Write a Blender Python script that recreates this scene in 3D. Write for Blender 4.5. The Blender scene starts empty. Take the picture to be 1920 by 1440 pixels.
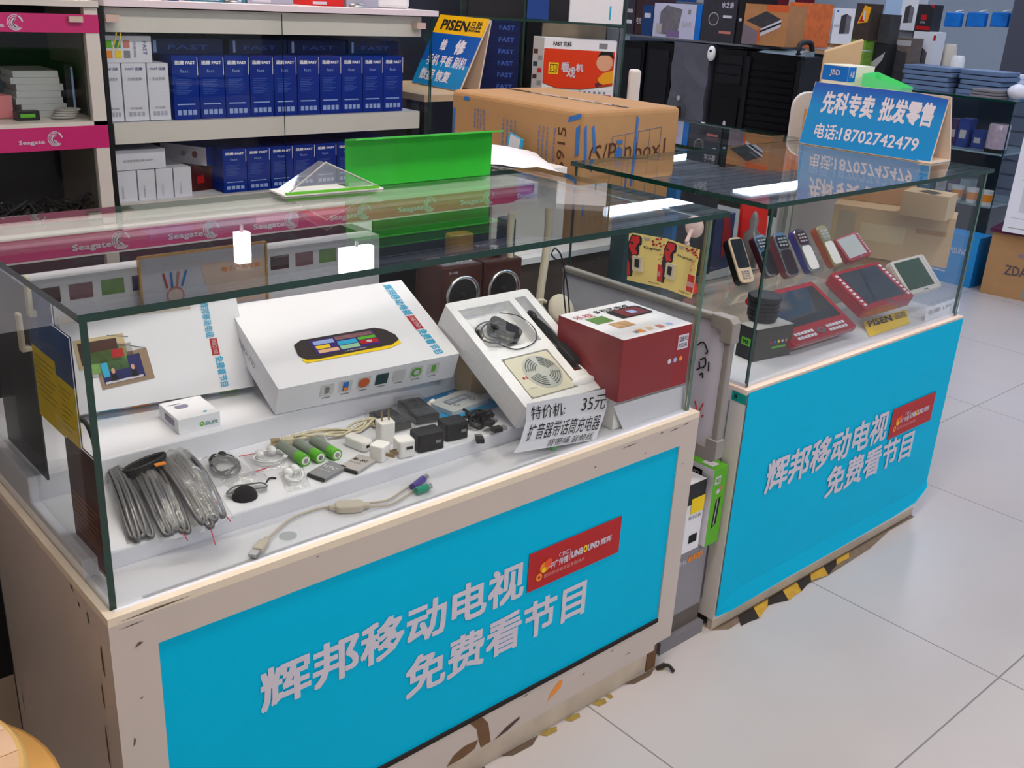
import bpy, bmesh, math, random
from mathutils import Matrix, Vector, Euler
random.seed(7)
R_ = math.radians
sc = bpy.context.scene
COL = sc.collection

# ------------------------------------------------------------------ camera, world, exposure
F_PX = 1896.34
cam_d = bpy.data.cameras.new('camera')
cam_d.sensor_fit = 'HORIZONTAL'; cam_d.sensor_width = 36.0; cam_d.lens = F_PX / 1920 * 36.0
cam_d.clip_start = 0.02; cam_d.clip_end = 100
cam = bpy.data.objects.new('camera', cam_d); COL.objects.link(cam)
CAM = Vector((-0.3625, -1.1129, 1.3690))
CROT = Euler((R_(68.668), R_(-3.043), R_(-41.576)), 'XYZ')
cam.location = CAM; cam.rotation_euler = CROT
sc.camera = cam
world = bpy.data.worlds.new('world'); sc.world = world; world.use_nodes = True
bg = world.node_tree.nodes['Background']
bg.inputs[0].default_value = (0.88, 0.94, 1.0, 1); bg.inputs[1].default_value = 0.75
sc.view_settings.view_transform = 'Standard'; sc.view_settings.look = 'None'
sc.view_settings.gamma = 1.0; sc.view_settings.use_curve_mapping = False
sc.view_settings.exposure = -0.08
LAMP_POWER = 10.0
CRM = CROT.to_matrix()

def ray(u, v): return CRM @ Vector(((u-960)/F_PX, -(v-720)/F_PX, -1))
def on(u, v, ax, val):
    d = ray(u, v); return CAM + d*((val-CAM[ax])/d[ax])
def onz(u, v, z=0.0): return on(u, v, 2, z)
def ony(u, v, y): return on(u, v, 1, y)
def onx(u, v, x): return on(u, v, 0, x)
def at(u, v, t): return CAM + ray(u, v)*t

# ------------------------------------------------------------------ materials
def lin(c):
    return tuple((x/12.92 if x <= .04045 else ((x+.055)/1.055)**2.4) for x in (c[0]/255, c[1]/255, c[2]/255)) + (1,)
MATS = {}
def mat(name, rgb=(200,200,200), rough=.5, metal=0.0, noise=.06, scale=14.0, bump=0.0, coat=0.0, spec=.3):
    if name in MATS: return MATS[name]
    m = bpy.data.materials.new(name); m.use_nodes = True
    nt = m.node_tree; b = nt.nodes['Principled BSDF']
    b.inputs['Roughness'].default_value = rough; b.inputs['Metallic'].default_value = metal
    b.inputs['Coat Weight'].default_value = coat; b.inputs['Specular IOR Level'].default_value = spec
    c = lin(rgb)
    tc = nt.nodes.new('ShaderNodeTexCoord'); n = nt.nodes.new('ShaderNodeTexNoise')
    n.inputs['Scale'].default_value = scale; n.inputs['Detail'].default_value = 3
    nt.links.new(tc.outputs['Object'], n.inputs['Vector'])
    mx = nt.nodes.new('ShaderNodeMix'); mx.data_type = 'RGBA'
    mx.inputs['A'].default_value = tuple(x*(1-noise) for x in c[:3])+(1,)
    mx.inputs['B'].default_value = tuple(min(1, x*(1+noise)) for x in c[:3])+(1,)
    nt.links.new(n.outputs['Fac'], mx.inputs['Factor']); nt.links.new(mx.outputs['Result'], b.inputs['Base Color'])
    if bump:
        bp = nt.nodes.new('ShaderNodeBump'); bp.inputs['Strength'].default_value = bump; bp.inputs['Distance'].default_value = .004
        nt.links.new(n.outputs['Fac'], bp.inputs['Height']); nt.links.new(bp.outputs['Normal'], b.inputs['Normal'])
    MATS[name] = m; return m
def emis(name, rgb, strength):
    if name in MATS: return MATS[name]
    m = bpy.data.materials.new(name); m.use_nodes = True; nt = m.node_tree
    nt.nodes.remove(nt.nodes['Principled BSDF'])
    e = nt.nodes.new('ShaderNodeEmission'); e.inputs[0].default_value = lin(rgb); e.inputs[1].default_value = strength
    nt.links.new(e.outputs[0], nt.nodes['Material Output'].inputs[0]); MATS[name] = m; return m
def pane_mat(name, tint=(.95,.972,.965), f0=.04, rough=.0, veil=0.0, veilcol=(.8,.85,.85), bump=0, bscale=30):
    """thin clear sheet: Schlick reflection over tinted straight-through transmission"""
    if name in MATS: return MATS[name]
    m = bpy.data.materials.new(name); m.use_nodes = True; nt = m.node_tree
    nt.nodes.remove(nt.nodes['Principled BSDF'])
    N = nt.nodes.new; L = nt.links.new
    lw = N('ShaderNodeLayerWeight'); lw.inputs['Blend'].default_value = .5
    p = N('ShaderNodeMath'); p.operation = 'POWER'; p.inputs[1].default_value = 5
    L(lw.outputs['Facing'], p.inputs[0])
    ma = N('ShaderNodeMath'); ma.operation = 'MULTIPLY_ADD'; ma.inputs[1].default_value = 1-f0; ma.inputs[2].default_value = f0
    L(p.outputs[0], ma.inputs[0])
    t = N('ShaderNodeBsdfTransparent'); t.inputs[0].default_value = tint+(1,)
    g = N('ShaderNodeBsdfGlossy'); g.inputs['Roughness'].default_value = rough; g.inputs[0].default_value = (1,1,1,1)
    tr = t.outputs[0]
    if bump:
        nz = N('ShaderNodeTexNoise'); nz.inputs['Scale'].default_value = bscale; nz.inputs['Detail'].default_value = 4
        tc = N('ShaderNodeTexCoord'); L(tc.outputs['Object'], nz.inputs['Vector'])
        bp = N('ShaderNodeBump'); bp.inputs['Strength'].default_value = bump; bp.inputs['Distance'].default_value = .01
        L(nz.outputs['Fac'], bp.inputs['Height']); L(bp.outputs[0], g.inputs['Normal'])
    if veil:
        d = N('ShaderNodeBsdfDiffuse'); d.inputs[0].default_value = veilcol+(1,)
        mv = N('ShaderNodeMixShader'); mv.inputs[0].default_value = veil; L(t.outputs[0], mv.inputs[1]); L(d.outputs[0], mv.inputs[2]); tr = mv.outputs[0]
    mx = N('ShaderNodeMixShader'); L(ma.outputs[0], mx.inputs[0]); L(tr, mx.inputs[1]); L(g.outputs[0], mx.inputs[2])
    L(mx.outputs[0], nt.nodes['Material Output'].inputs[0]); MATS[name] = m; return m

GLASS = pane_mat('clear_glass')
GLASSV = pane_mat('clear_upright_glass', (.97,.985,.98), .01)
GEDGE = mat('green_glass_edge', (8,52,44), .12, noise=.3, scale=30, spec=.6)
GEDGE2 = mat('pale_glass_edge', (86,112,104), .15, noise=.2, scale=30)
BAG = pane_mat('clear_plastic_bag', (.95,.95,.95), .07, .18, .16, (.8,.8,.82), .8, 45)
SLEEVE = pane_mat('clear_sleeve', (.96,.96,.96), .04, .1, .03)
THINBAG = pane_mat('thin_clear_bag', (.96,.96,.96), .04, .25, .07, (.8,.8,.82), .6, 45)
ACRY = pane_mat('clear_acrylic', (.93,.95,.94), .05, .02, .10, (.8,.82,.8))
GREENACR = mat('green_acrylic', (38,165,40), .25, noise=.12, scale=9, coat=.3)
WHITE = mat('white_card', (230,230,238), .45, noise=.02)
WHITE2 = mat('white_plastic', (232,230,228), .3, noise=.02)
FOAM = mat('white_foam', (236,236,240), .8, noise=.05, scale=120, bump=.25)
CREAM = mat('cream_laminate', (194,182,174), .42, noise=.06, scale=7, bump=.03)
CREAM_EDGE = mat('pale_cream_edge', (222,208,188), .45, noise=.08, scale=20)
OFFW = mat('offwhite_laminate', (214,208,202), .4, noise=.05, scale=8)
INNER = mat('white_shelf_board', (220,221,230), .35, noise=.03, scale=6)
CYAN = mat('cyan_poster', (0,180,222), .5, noise=.03, scale=5, spec=.05)
LETTER = mat('white_lettering', (204,199,212), .5, noise=.02)
REDP = mat('red_print', (176,22,26), .45, noise=.04)
BLACK = mat('black_plastic', (24,24,27), .4, noise=.2)
BLACKG = mat('black_gloss', (14,14,18), .08, noise=.1, coat=.6)
DARK = mat('dark_grey_board', (40,40,46), .7)  # plain dark grey shared by panels, legs and cables
INK = mat('black_ink', (22,22,26), .7)
PINK = mat('magenta_strip', (196,40,112), .35, noise=.05, scale=9, coat=.2)
PINK2 = mat('magenta_highlight', (222,110,160), .35, noise=.04)
CHROME = mat('chrome', (210,212,216), .12, 1.0, noise=.05)
METAL = mat('brushed_metal', (170,170,172), .32, .9)
KRAFT = mat('kraft_cardboard', (172,132,90), .8, noise=.08, scale=18, bump=.06)
KRAFT2 = mat('pale_kraft_cardboard', (196,168,132), .8, noise=.08, scale=18)
BLUEBOX = mat('deep_blue_print', (6,44,140), .5, noise=.08, scale=12, spec=.15)
PALEBL = mat('pale_blue_print', (150,175,225), .5)
GREY = mat('mid_grey_plastic', (128,128,134), .45)
LGREY = mat('light_grey_plastic', (172,168,168), .4)
REDG = mat('red_gloss_plastic', (150,16,30), .2, noise=.06, coat=.5)
YEL = mat('yellow_print', (240,206,20), .5)
GREENP = mat('green_print', (92,176,40), .45)
CYANT = mat('cyan_lettering', (40,170,215), .5)
BLUE = mat('bright_blue_print', (20,110,200), .4, noise=.1)
ORANGE = mat('orange_print', (236,140,40), .5)
BROWN = mat('bare_brown_board', (112,82,56), .8, noise=.15, scale=40)
WOODR = mat('red_brown_wood_veneer', (62,26,16), .35, noise=.3, scale=9, coat=.1)
BEIGE = mat('beige_plastic', (196,186,170), .4)
SKIN = mat('face_print', (214,160,130), .6)
SCREEN = mat('dark_screen', (34,40,50), .06, noise=.3, scale=5, coat=1.0)
PALESCR = mat('silver_screen', (180,186,190), .12, noise=.15, scale=8, coat=.6)
GREENSCR = mat('green_screen', (30,66,46), .15, noise=.2, coat=.6)

# ------------------------------------------------------------------ mesh builder
TXT = {}
def text_mesh(s):
    k = s
    if k not in TXT:
        c = bpy.data.curves.new('lettering', 'FONT'); c.body = s; c.resolution_u = 2
        o = bpy.data.objects.new('lettering', c)
        me = bpy.data.meshes.new_from_object(o)
        vs = [v.co.copy() for v in me.vertices]; fs = [tuple(p.vertices) for p in me.polygons]
        bpy.data.objects.remove(o); bpy.data.curves.remove(c); bpy.data.meshes.remove(me)
        x0 = min(v.x for v in vs); x1 = max(v.x for v in vs); y0 = min(v.y for v in vs); y1 = max(v.y for v in vs)
        TXT[k] = ([((v.x-x0)/(x1-x0), (v.y-y0)/(y1-y0)) for v in vs], fs, x1-x0, y1-y0)
    return TXT[k]
V = Vector
class MB:
    def __init__(s): s.v = []; s.f = []; s.mi = []; s.ms = []; s.sm = []
    def idx(s, m):
        if m not in s.ms: s.ms.append(m)
        return s.ms.index(m)
    def add(s, vs, fs, m, M=None, smooth=False):
        o = len(s.v); i = s.idx(m)
        s.v += [(M @ V(p)) if M is not None else V(p) for p in vs]
        for f in fs: s.f.append(tuple(a+o for a in f)); s.mi.append(i); s.sm.append(smooth)
        return s
    def box(s, c, d, m, M=None, mats=None):
        x, y, z = c; a, b, h = d[0]/2, d[1]/2, d[2]/2
        vs = [(x+i*a, y+j*b, z+k*h) for i in (-1,1) for j in (-1,1) for k in (-1,1)]
        fs = dict(left=(0,1,3,2), right=(4,6,7,5), front=(0,4,5,1), back=(2,3,7,6), bottom=(0,2,6,4), top=(1,5,7,3))
        for k, f in fs.items(): s.add([vs[q] for q in f], [(0,1,2,3)], (mats or {}).get(k, m), M)
        return s
    def b2(s, lo, hi, m, M=None, mats=None):
        return s.box([(lo[i]+hi[i])/2 for i in range(3)], [abs(hi[i]-lo[i]) for i in range(3)], m, M, mats)
    def prism(s, out, z0, z1, m, M=None, mtop=None, mside=None, smooth=False):
        n = len(out)
        s.add([(x,y,z1) for x,y in out], [tuple(range(n))], mtop or m, M)
        s.add([(x,y,z0) for x,y in out], [tuple(reversed(range(n)))], m, M)
        vs = [(x,y,z0) for x,y in out]+[(x,y,z1) for x,y in out]
        s.add(vs, [(i,(i+1)%n,n+(i+1)%n,n+i) for i in range(n)], mside or m, M, smooth)
        return s
    def rprism(s, w, d, r, z0, z1, m, M=None, mtop=None, mside=None, n=5, cx=0, cy=0):
        out = []
        for (sx,sy,a0) in ((1,1,0),(-1,1,90),(-1,-1,180),(1,-1,270)):
            for k in range(n+1):
                a = R_(a0+90*k/n); out.append((cx+sx*(w/2-r)+r*math.cos(a), cy+sy*(d/2-r)+r*math.sin(a)))
        return s.prism(out, z0, z1, m, M, mtop, mside)
    def lathe(s, prof, m, M=None, n=24, smooth=True, caps=True):
        vs = []; fs = []
        for r, z in prof: vs += [(r*math.cos(2*math.pi*k/n), r*math.sin(2*math.pi*k/n), z) for k in range(n)]
        for i in range(len(prof)-1):
            fs += [(i*n+k, i*n+(k+1)%n, (i+1)*n+(k+1)%n, (i+1)*n+k) for k in range(n)]
        s.add(vs, fs, m, M, smooth)
        for i, rev in ((0,True),(len(prof)-1,False)):
            if caps and prof[i][0] > 1e-5:
                ring = [vs[i*n+k] for k in range(n)]; f = tuple(range(n)); s.add(ring, [f[::-1] if rev else f], m, M)
        return s
    def cyl(s, p0, p1, r, m, n=16, r2=None):
        p0 = V(p0); p1 = V(p1); d = p1-p0; M = Matrix.Translation(p0) @ d.to_track_quat('Z','Y').to_matrix().to_4x4()
        return s.lathe([(r,0),(r if r2 is None else r2, d.length)], m, M, n)
    def ball(s, c, r, m, sc=(1,1,1), n=16):
        prof = [(max(1e-6, math.sin(math.pi*k/8))*r, -math.cos(math.pi*k/8)*r) for k in range(9)]
        return s.lathe(prof, m, Matrix.Translation(V(c)) @ Matrix.Diagonal((*sc,1)), n)
    def tube(s, pts, r, m, n=7, sub=4, closed=False):
        P = [V(p) for p in pts]
        if sub > 1 and len(P) > 2:
            Q = []; N = len(P)
            for i in range(N if closed else N-1):
                a = P[(i-1)%N] if (closed or i>0) else P[0]; b = P[i]; c = P[(i+1)%N]; d = P[(i+2)%N] if (closed or i+2<N) else P[-1]
                for k in range(sub):
                    t = k/sub; Q.append(.5*((2*b)+(-a+c)*t+(2*a-5*b+4*c-d)*t*t+(-a+3*b-3*c+d)*t**3))
            if not closed: Q.append(P[-1])
            P = Q
        N = len(P); vs = []; up = V((0,0,1)); fs = []
        for i, p in enumerate(P):
            t = (P[(i+1)%N]-P[i-1]) if closed else (P[min(i+1,N-1)]-P[max(i-1,0)])
            t = t.normalized() if t.length > 1e-9 else V((1,0,0))
            a = t.cross(up)
            if a.length < .05: a = t.cross(V((1,0,0)))
            a.normalize(); b = a.cross(t)
            vs += [p+r*(a*math.cos(2*math.pi*k/n)+b*math.sin(2*math.pi*k/n)) for k in range(n)]
        for i in range(N if closed else N-1):
            j = (i+1)%N; fs += [(i*n+k, i*n+(k+1)%n, j*n+(k+1)%n, j*n+k) for k in range(n)]
        s.add(vs, fs, m, None, True)
        if not closed: s.add(vs[:n], [tuple(range(n))[::-1]], m); s.add(vs[-n:], [tuple(range(n))], m)
        return s
    def quad(s, a, b, c, d, m): return s.add([a,b,c,d], [(0,1,2,3)], m)
    def poly(s, pts, m): return s.add(pts, [tuple(range(len(pts)))], m)
    def text(s, t, O, U, W, m, off=.0):
        """lettering filling the parallelogram O, O+U, O+W (U = reading direction)"""
        vs, fs, tw, th = text_mesh(t); O = V(O); U = V(U); W = V(W)
        if off <= 0: return s.add([O+U*x+W*y for x,y in vs], fs, m)
        n = U.cross(W).normalized(); k = 0; b = off*1.15                 # heavier strokes: shifted layers
        for dx, dy in ((-b,-b),(b,-b),(-b,b),(b,b),(0,0)):
            A = O + U*((dx+b)/(tw+2*b)) + W*((dy+b)/(th+2*b)) + n*(.00003*k); k += 1
            s.add([A+U*(x*tw/(tw+2*b))+W*(y*th/(th+2*b)) for x,y in vs], fs, m)
        return s
    def disc(s, O, U, W, m, r0=0.0, n=24, a0=0, a1=360):
        """disc or ring sector with half axes U, W around O; r0 = inner radius share"""
        O = V(O); U = V(U); W = V(W); full = a1-a0 >= 360
        A = [R_(a0+(a1-a0)*k/n) for k in range(n if full else n+1)]
        out = [O+U*math.cos(a)+W*math.sin(a) for a in A]
        if r0 <= 0: return s.poly(out, m) if full else s.poly(out+[O], m)
        inn = [O+(U*math.cos(a)+W*math.sin(a))*r0 for a in A]; k = len(A)
        return s.add(out+inn, [(i,(i+1)%k,k+(i+1)%k,k+i) for i in range(k if full else k-1)], m)
    def build(s, name, parent=None, M=None, bev=0.0, seg=2):
        me = bpy.data.meshes.new(name)
        me.from_pydata([tuple(p) for p in s.v], [], s.f)
        for m in s.ms: me.materials.append(m)
        for p, i, q in zip(me.polygons, s.mi, s.sm): p.material_index = i; p.use_smooth = q
        bm = bmesh.new(); bm.from_mesh(me)
        if bev: bmesh.ops.remove_doubles(bm, verts=bm.verts, dist=1e-5)
        bm.to_mesh(me); bm.free(); me.update()
        o = bpy.data.objects.new(name, me); COL.objects.link(o)
        if M is not None: o.matrix_world = M
        if parent is not None: o.parent = parent; o.matrix_parent_inverse = Matrix.Identity(4)
        if bev:
            b = o.modifiers.new('bevel', 'BEVEL'); b.width = bev; b.segments = seg; b.limit_method = 'ANGLE'; b.angle_limit = R_(50)
        return o
def tag(o, label, cat, group=None):
    o['label'] = label; o['category'] = cat
    if group: o['group'] = group
    return o
def thing(name, label, cat, M=None, group=None):
    o = bpy.data.objects.new(name, None); o.empty_display_size = .05; COL.objects.link(o)
    if M is not None: o.matrix_world = M
    return tag(o, label, cat, group)
def struct(o): o['kind'] = 'structure'; return o
def copy_tree(o, M, label, group=None):
    def rec(a, par):
        c = a.copy(); COL.objects.link(c)
        if par is not None: c.parent = par; c.matrix_parent_inverse = a.matrix_parent_inverse.copy()
        for ch in [x for x in bpy.data.objects if x.parent == a]: rec(ch, c)
        return c
    c = rec(o, None); c.matrix_world = M; c['label'] = label
    if group: c['group'] = group
    return c
def pose(loc, yaw=0, pitch=0, roll=0):
    return Matrix.Translation(V(loc)) @ Euler((R_(pitch), R_(roll), R_(yaw)), 'XYZ').to_matrix().to_4x4()

def face(dims, which, e=.0006):
    """frame (O, U, W) of a face of a box centred on the origin"""
    w, d, h = (x/2 for x in dims)
    O, U, W, n = {'top':((-w,-d,h),(2*w,0,0),(0,2*d,0),(0,0,1)), 'front':((-w,-d,-h),(2*w,0,0),(0,0,2*h),(0,-1,0)),
            'left':((-w,d,-h),(0,-2*d,0),(0,0,2*h),(-1,0,0)), 'right':((w,-d,-h),(0,2*d,0),(0,0,2*h),(1,0,0)),
            'back':((w,d,-h),(-2*w,0,0),(0,0,2*h),(0,1,0))}[which]
    return V(O)+V(n)*e, V(U), V(W), V(n)
def P_rect(mb, dims, which, r, m, lift=0):
    O, U, W, n = face(dims, which); O = O+n*lift*.0006; a, b, c, d = r
    mb.quad(O+U*a+W*b, O+U*c+W*b, O+U*c+W*d, O+U*a+W*d, m)
def P_text(mb, dims, which, r, t, m, off=.0, rot=0, lift=1):
    O, U, W, n = face(dims, which); O = O+n*lift*.0006; a, b, c, d = r
    if rot == 0: mb.text(t, O+U*a+W*b, U*(c-a), W*(d-b), m, off)
    elif rot == -90: mb.text(t, O+U*a+W*d, -W*(d-b), U*(c-a), m, off)
    elif rot == 90: mb.text(t, O+U*c+W*b, W*(d-b), -U*(c-a), m, off)
    elif rot == 180: mb.text(t, O+U*c+W*d, -U*(c-a), -W*(d-b), m, off)
def P_disc(mb, dims, which, c, r, m, lift=0, r0=0, n=20):
    O, U, W, nn = face(dims, which); O = O+nn*lift*.0006
    mb.disc(O+U*c[0]+W*c[1], U.normalized()*r, W.normalized()*r, m, r0, n)
def P_poly(mb, dims, which, pts, m, lift=0):
    O, U, W, n = face(dims, which); O = O+n*lift*.0006
    mb.poly([O+U*a+W*b for a, b in pts], m)
def carton(name, label, cat, M, dims, m, prints=(), bev=.001, mats=None, group=None, seams=True):
    mb = MB(); mb.box((0,0,0), dims, m, None, mats); 
    o = None
    for p in prints: p(mb, dims)
    o = mb.build(name, None, M)
    return tag(o, label, cat, group)
def rect(f, r, m, lift=0): return lambda mb, d: P_rect(mb, d, f, r, m, lift)
def txt(f, r, t, m, off=.0, rot=0, lift=1): return lambda mb, d: P_text(mb, d, f, r, t, m, off, rot, lift)
def dot(f, c, r, m, lift=0, r0=0): return lambda mb, d: P_disc(mb, d, f, c, r, m, lift, r0)
def pol(f, pts, m, lift=0): return lambda mb, d: P_poly(mb, d, f, pts, m, lift)

# ------------------------------------------------------------------ the room
def floor_mat():
    m = bpy.data.materials.new('white_floor_tiles'); m.use_nodes = True; nt = m.node_tree; b = nt.nodes['Principled BSDF']
    N = nt.nodes.new; L = nt.links.new
    g = N('ShaderNodeNewGeometry'); sp = N('ShaderNodeSeparateXYZ'); L(g.outputs['Position'], sp.inputs[0])
    ds = []
    for ax, off in ((0,.940),(1,-.49)):
        a = N('ShaderNodeMath'); a.operation = 'SUBTRACT'; a.inputs[1].default_value = off; L(sp.outputs[ax], a.inputs[0])
        p = N('ShaderNodeMath'); p.operation = 'PINGPONG'; p.inputs[1].default_value = .4; L(a.outputs[0], p.inputs[0]); ds.append(p)
    mn = N('ShaderNodeMath'); mn.operation = 'MINIMUM'; L(ds[0].outputs[0], mn.inputs[0]); L(ds[1].outputs[0], mn.inputs[1])
    lt = N('ShaderNodeMath'); lt.operation = 'LESS_THAN'; lt.inputs[1].default_value = .0019; L(mn.outputs[0], lt.inputs[0])
    nz = N('ShaderNodeTexNoise'); nz.inputs['Scale'].default_value = 3; nz.inputs['Detail'].default_value = 5; L(g.outputs['Position'], nz.inputs['Vector'])
    mx = N('ShaderNodeMix'); mx.data_type = 'RGBA'; mx.inputs['A'].default_value = lin((184,177,174)); mx.inputs['B'].default_value = lin((196,191,189)); L(nz.outputs['Fac'], mx.inputs['Factor'])
    m2 = N('ShaderNodeMix'); m2.data_type = 'RGBA'; m2.inputs['B'].default_value = lin((128,122,122)); L(lt.outputs[0], m2.inputs['Factor']); L(mx.outputs['Result'], m2.inputs['A'])
    L(m2.outputs['Result'], b.inputs['Base Color']); b.inputs['Roughness'].default_value = .28
    return m
struct(MB().box((6.5,3,-.05), (22,22,.1), floor_mat()).build('floor'))
def slat_mat(name, c1, c2, pitch, axis, width=.15, rough=.5):
    m = bpy.data.materials.new(name); m.use_nodes = True; nt = m.node_tree; b = nt.nodes['Principled BSDF']; N = nt.nodes.new; L = nt.links.new
    g = N('ShaderNodeNewGeometry'); sp = N('ShaderNodeSeparateXYZ'); L(g.outputs['Position'], sp.inputs[0])
    p = N('ShaderNodeMath'); p.operation = 'PINGPONG'; p.inputs[1].default_value = pitch/2; L(sp.outputs[axis], p.inputs[0])
    lt = N('ShaderNodeMath'); lt.operation = 'LESS_THAN'; lt.inputs[1].default_value = pitch*width/2; L(p.outputs[0], lt.inputs[0])
    mx = N('ShaderNodeMix'); mx.data_type = 'RGBA'; mx.inputs['A'].default_value = lin(c1); mx.inputs['B'].default_value = lin(c2)
    L(lt.outputs[0], mx.inputs['Factor']); L(mx.outputs['Result'], b.inputs['Base Color']); b.inputs['Roughness'].default_value = rough
    return m
struct(MB().box((7,4,3.05), (20.5,17,.1), slat_mat('grey_slat_ceiling', (150,154,158), (70,74,80), .2, 1)).build('ceiling'))
struct(MB().box((7,12.05,1.5), (20.5,.1,3), mat('pale_wall_paint', (150,156,164), .7)).build('wall_back'))
struct(MB().box((17.05,4,1.5), (.1,16,3), mat('pale_wall_paint', (150,156,164), .7)).build('wall_right'))
struct(MB().box((-2.6,4,1.5), (.1,16,3), mat('pale_brown_wall_paint', (205,196,186), .7)).build('wall_left'))
struct(MB().box((11.0,-4.6,1.5), (13.0,.1,3), mat('dim_reflection_wall', (74,78,88), .7)).build('wall_added_front'))  # unseen dark wall added to cut bright reflections in the white counter's glass
# lamps under the ceiling, in rows along x
def lamp_mesh(parent, warm=False):
    MB().b2((-1.05,-.17,-.06), (1.05,.17,0), mat('lamp_white_metal', (220,220,222), .4)).build('lamp_housing', parent)
    MB().b2((-1.03,-.15,-.075), (1.03,.15,-.061), (emis('warm_lamp_glow', (255,240,226), LAMP_POWER*2.35) if warm else emis('cool_lamp_glow', (218,230,255), LAMP_POWER*1.4))).build('diffuser', parent)
proto = {}
for j, y in enumerate((-2.75, -.4, 1.95, 4.3, 6.67, 9.02)):
    for i, x in enumerate((.7, 3.5, 6.25, 9.0, 11.75, 14.5)):
        Mx = Matrix.Translation((x + (1.0 if j == 5 else 0), y, 2.998))
        if i in (1, 2) and j == 4: continue
        warm = x < 2 and j < 3; lab = ('cool white','warm white')[warm] + ' fluorescent ceiling light with flat diffuser'
        if warm not in proto:
            proto[warm] = thing('ceiling_light', lab, 'ceiling light', Mx, ('cool','warm')[warm]+' ceiling lights in rows'); lamp_mesh(proto[warm], warm)
        else: copy_tree(proto[warm], Mx, lab, ('cool','warm')[warm]+' ceiling lights in rows')

# ------------------------------------------------------------------ counter A (near, cream) and counter B (beyond, white)
HB, HT = .606, 1.0
Y3 = lambda x, z, y=-.004: V((x, y, z))
def swirl(mb, O, U, W, r, m):
    """round swirl mark of four nested crescents and a hooked tail"""
    u = U.normalized(); w = W.normalized()
    for i in range(4):
        rr = r*(1-.17*i); c = O + u*(.05*i*r) - w*(.03*i*r)
        mb.disc(c, u*rr, w*rr, m, 1-.085/(1-.17*i)-.02, 22, 70+6*i, 318-8*i)
    mb.disc(O, u*r, w*r, m, .80, 10, 8, 62)
    mb.disc(O-w*r*.02, u*r*.46, w*r*.5, m, .45, 14, 95, 300)
def advert(mb, pts_text1, pts_text2, red, y, small=True):
    """two lines of white lettering and the red logo block, on a y = const poster"""
    (x0,z0,x1,z1) = pts_text1; mb.text('辉邦移动电视', (x0,y,z0), (x1-x0,0,0), (0,0,z1-z0), LETTER, .022)
    (x0,z0,x1,z1) = pts_text2; mb.text('免费看节目', (x0,y,z0), (x1-x0,0,0), (0,0,z1-z0), LETTER, .022)
    x0,z0,x1,z1 = red; W = x1-x0; Hh = z1-z0; e = y-.0006; q = e-.0006
    mb.quad((x0,e,z0), (x1,e,z0), (x1,e,z1), (x0,e,z1), REDP)
    T = lambda t, a, b, c, d, m, off=0: mb.text(t, (x0+W*a,q,z0+Hh*b), (W*(c-a),0,0), (0,0,Hh*(d-b)), m, off)
    mb.disc((x0+W*.165,q,z0+Hh*.50), (W*.05,0,.0), (.0,0,Hh*.14), ORANGE, 0, 14)
    mb.disc((x0+W*.20,q-.0004,z0+Hh*.58), (W*.04,0,.0), (.0,0,Hh*.11), mat('vermilion_print', (232,84,40), .5), 0, 14)
    mb.disc((x0+W*.155,q-.0008,z0+Hh*.44), (W*.022,0,0), (0,0,Hh*.07), YEL, 0, 10)
    mb.disc((x0+W*.112,q,z0+Hh*.29), (W*.032,0,0), (0,0,Hh*.10), ORANGE, .4, 12)
    T('CBC', .31,.60,.415,.71, LETTER, .0); T('中广传播', .215,.38,.415,.57, LETTER, .02)
    mb.quad((x0+W*.43,q,z0+Hh*.40), (x0+W*.434,q,z0+Hh*.40), (x0+W*.434,q,z0+Hh*.70), (x0+W*.43,q,z0+Hh*.70), LETTER)
    T('UNB', .445,.42,.575,.60, LETTER, .04); T('UND', .625,.42,.755,.60, LETTER, .04); T('辉邦', .77,.42,.895,.60, LETTER, .02)
    mb.disc((x0+W*.60,q,z0+Hh*.52), (W*.022,0,0), (0,0,Hh*.10), YEL, .45, 14)
    T('国标移动电视运营服务商', .165,.21,.60,.31, mat('pale_red_lettering', (214,150,150), .5), .0)

A = thing('display_counter', 'cream display counter with glass top case and large cyan advert, nearest the camera', 'display counter')
L_A, D_A = 1.18, .65
mb = MB()                                                            # cream frame around the poster, sides, kick board
PX0, PX1, PZ0, PZ1 = .0615, 1.128, .140, .545
mb.b2((0,0,.06), (PX0,.018,HB-.012), CREAM); mb.b2((PX1,0,.075), (L_A,.018,HB-.012), CREAM)
mb.b2((PX0,0,PZ1), (PX1,.018,HB-.012), CREAM); mb.b2((PX0,0,.06), (PX1,.018,PZ0-.008), CREAM)
mb.b2((0,.018,.06), (.018,D_A,HB-.012), CREAM); mb.b2((L_A-.018,.018,.06), (L_A,D_A,HB-.012), CREAM)
mb.b2((.018,D_A-.018,.06), (L_A-.018,D_A,HB-.012), CREAM)
for (x0,x1) in ((0,.012),(L_A-.012,L_A)): mb.b2((x0,0,HB-.012), (x1,D_A,HB), CREAM_EDGE)
mb.b2((.012,0,HB-.012), (L_A-.012,.012,HB), CREAM_EDGE)
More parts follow.
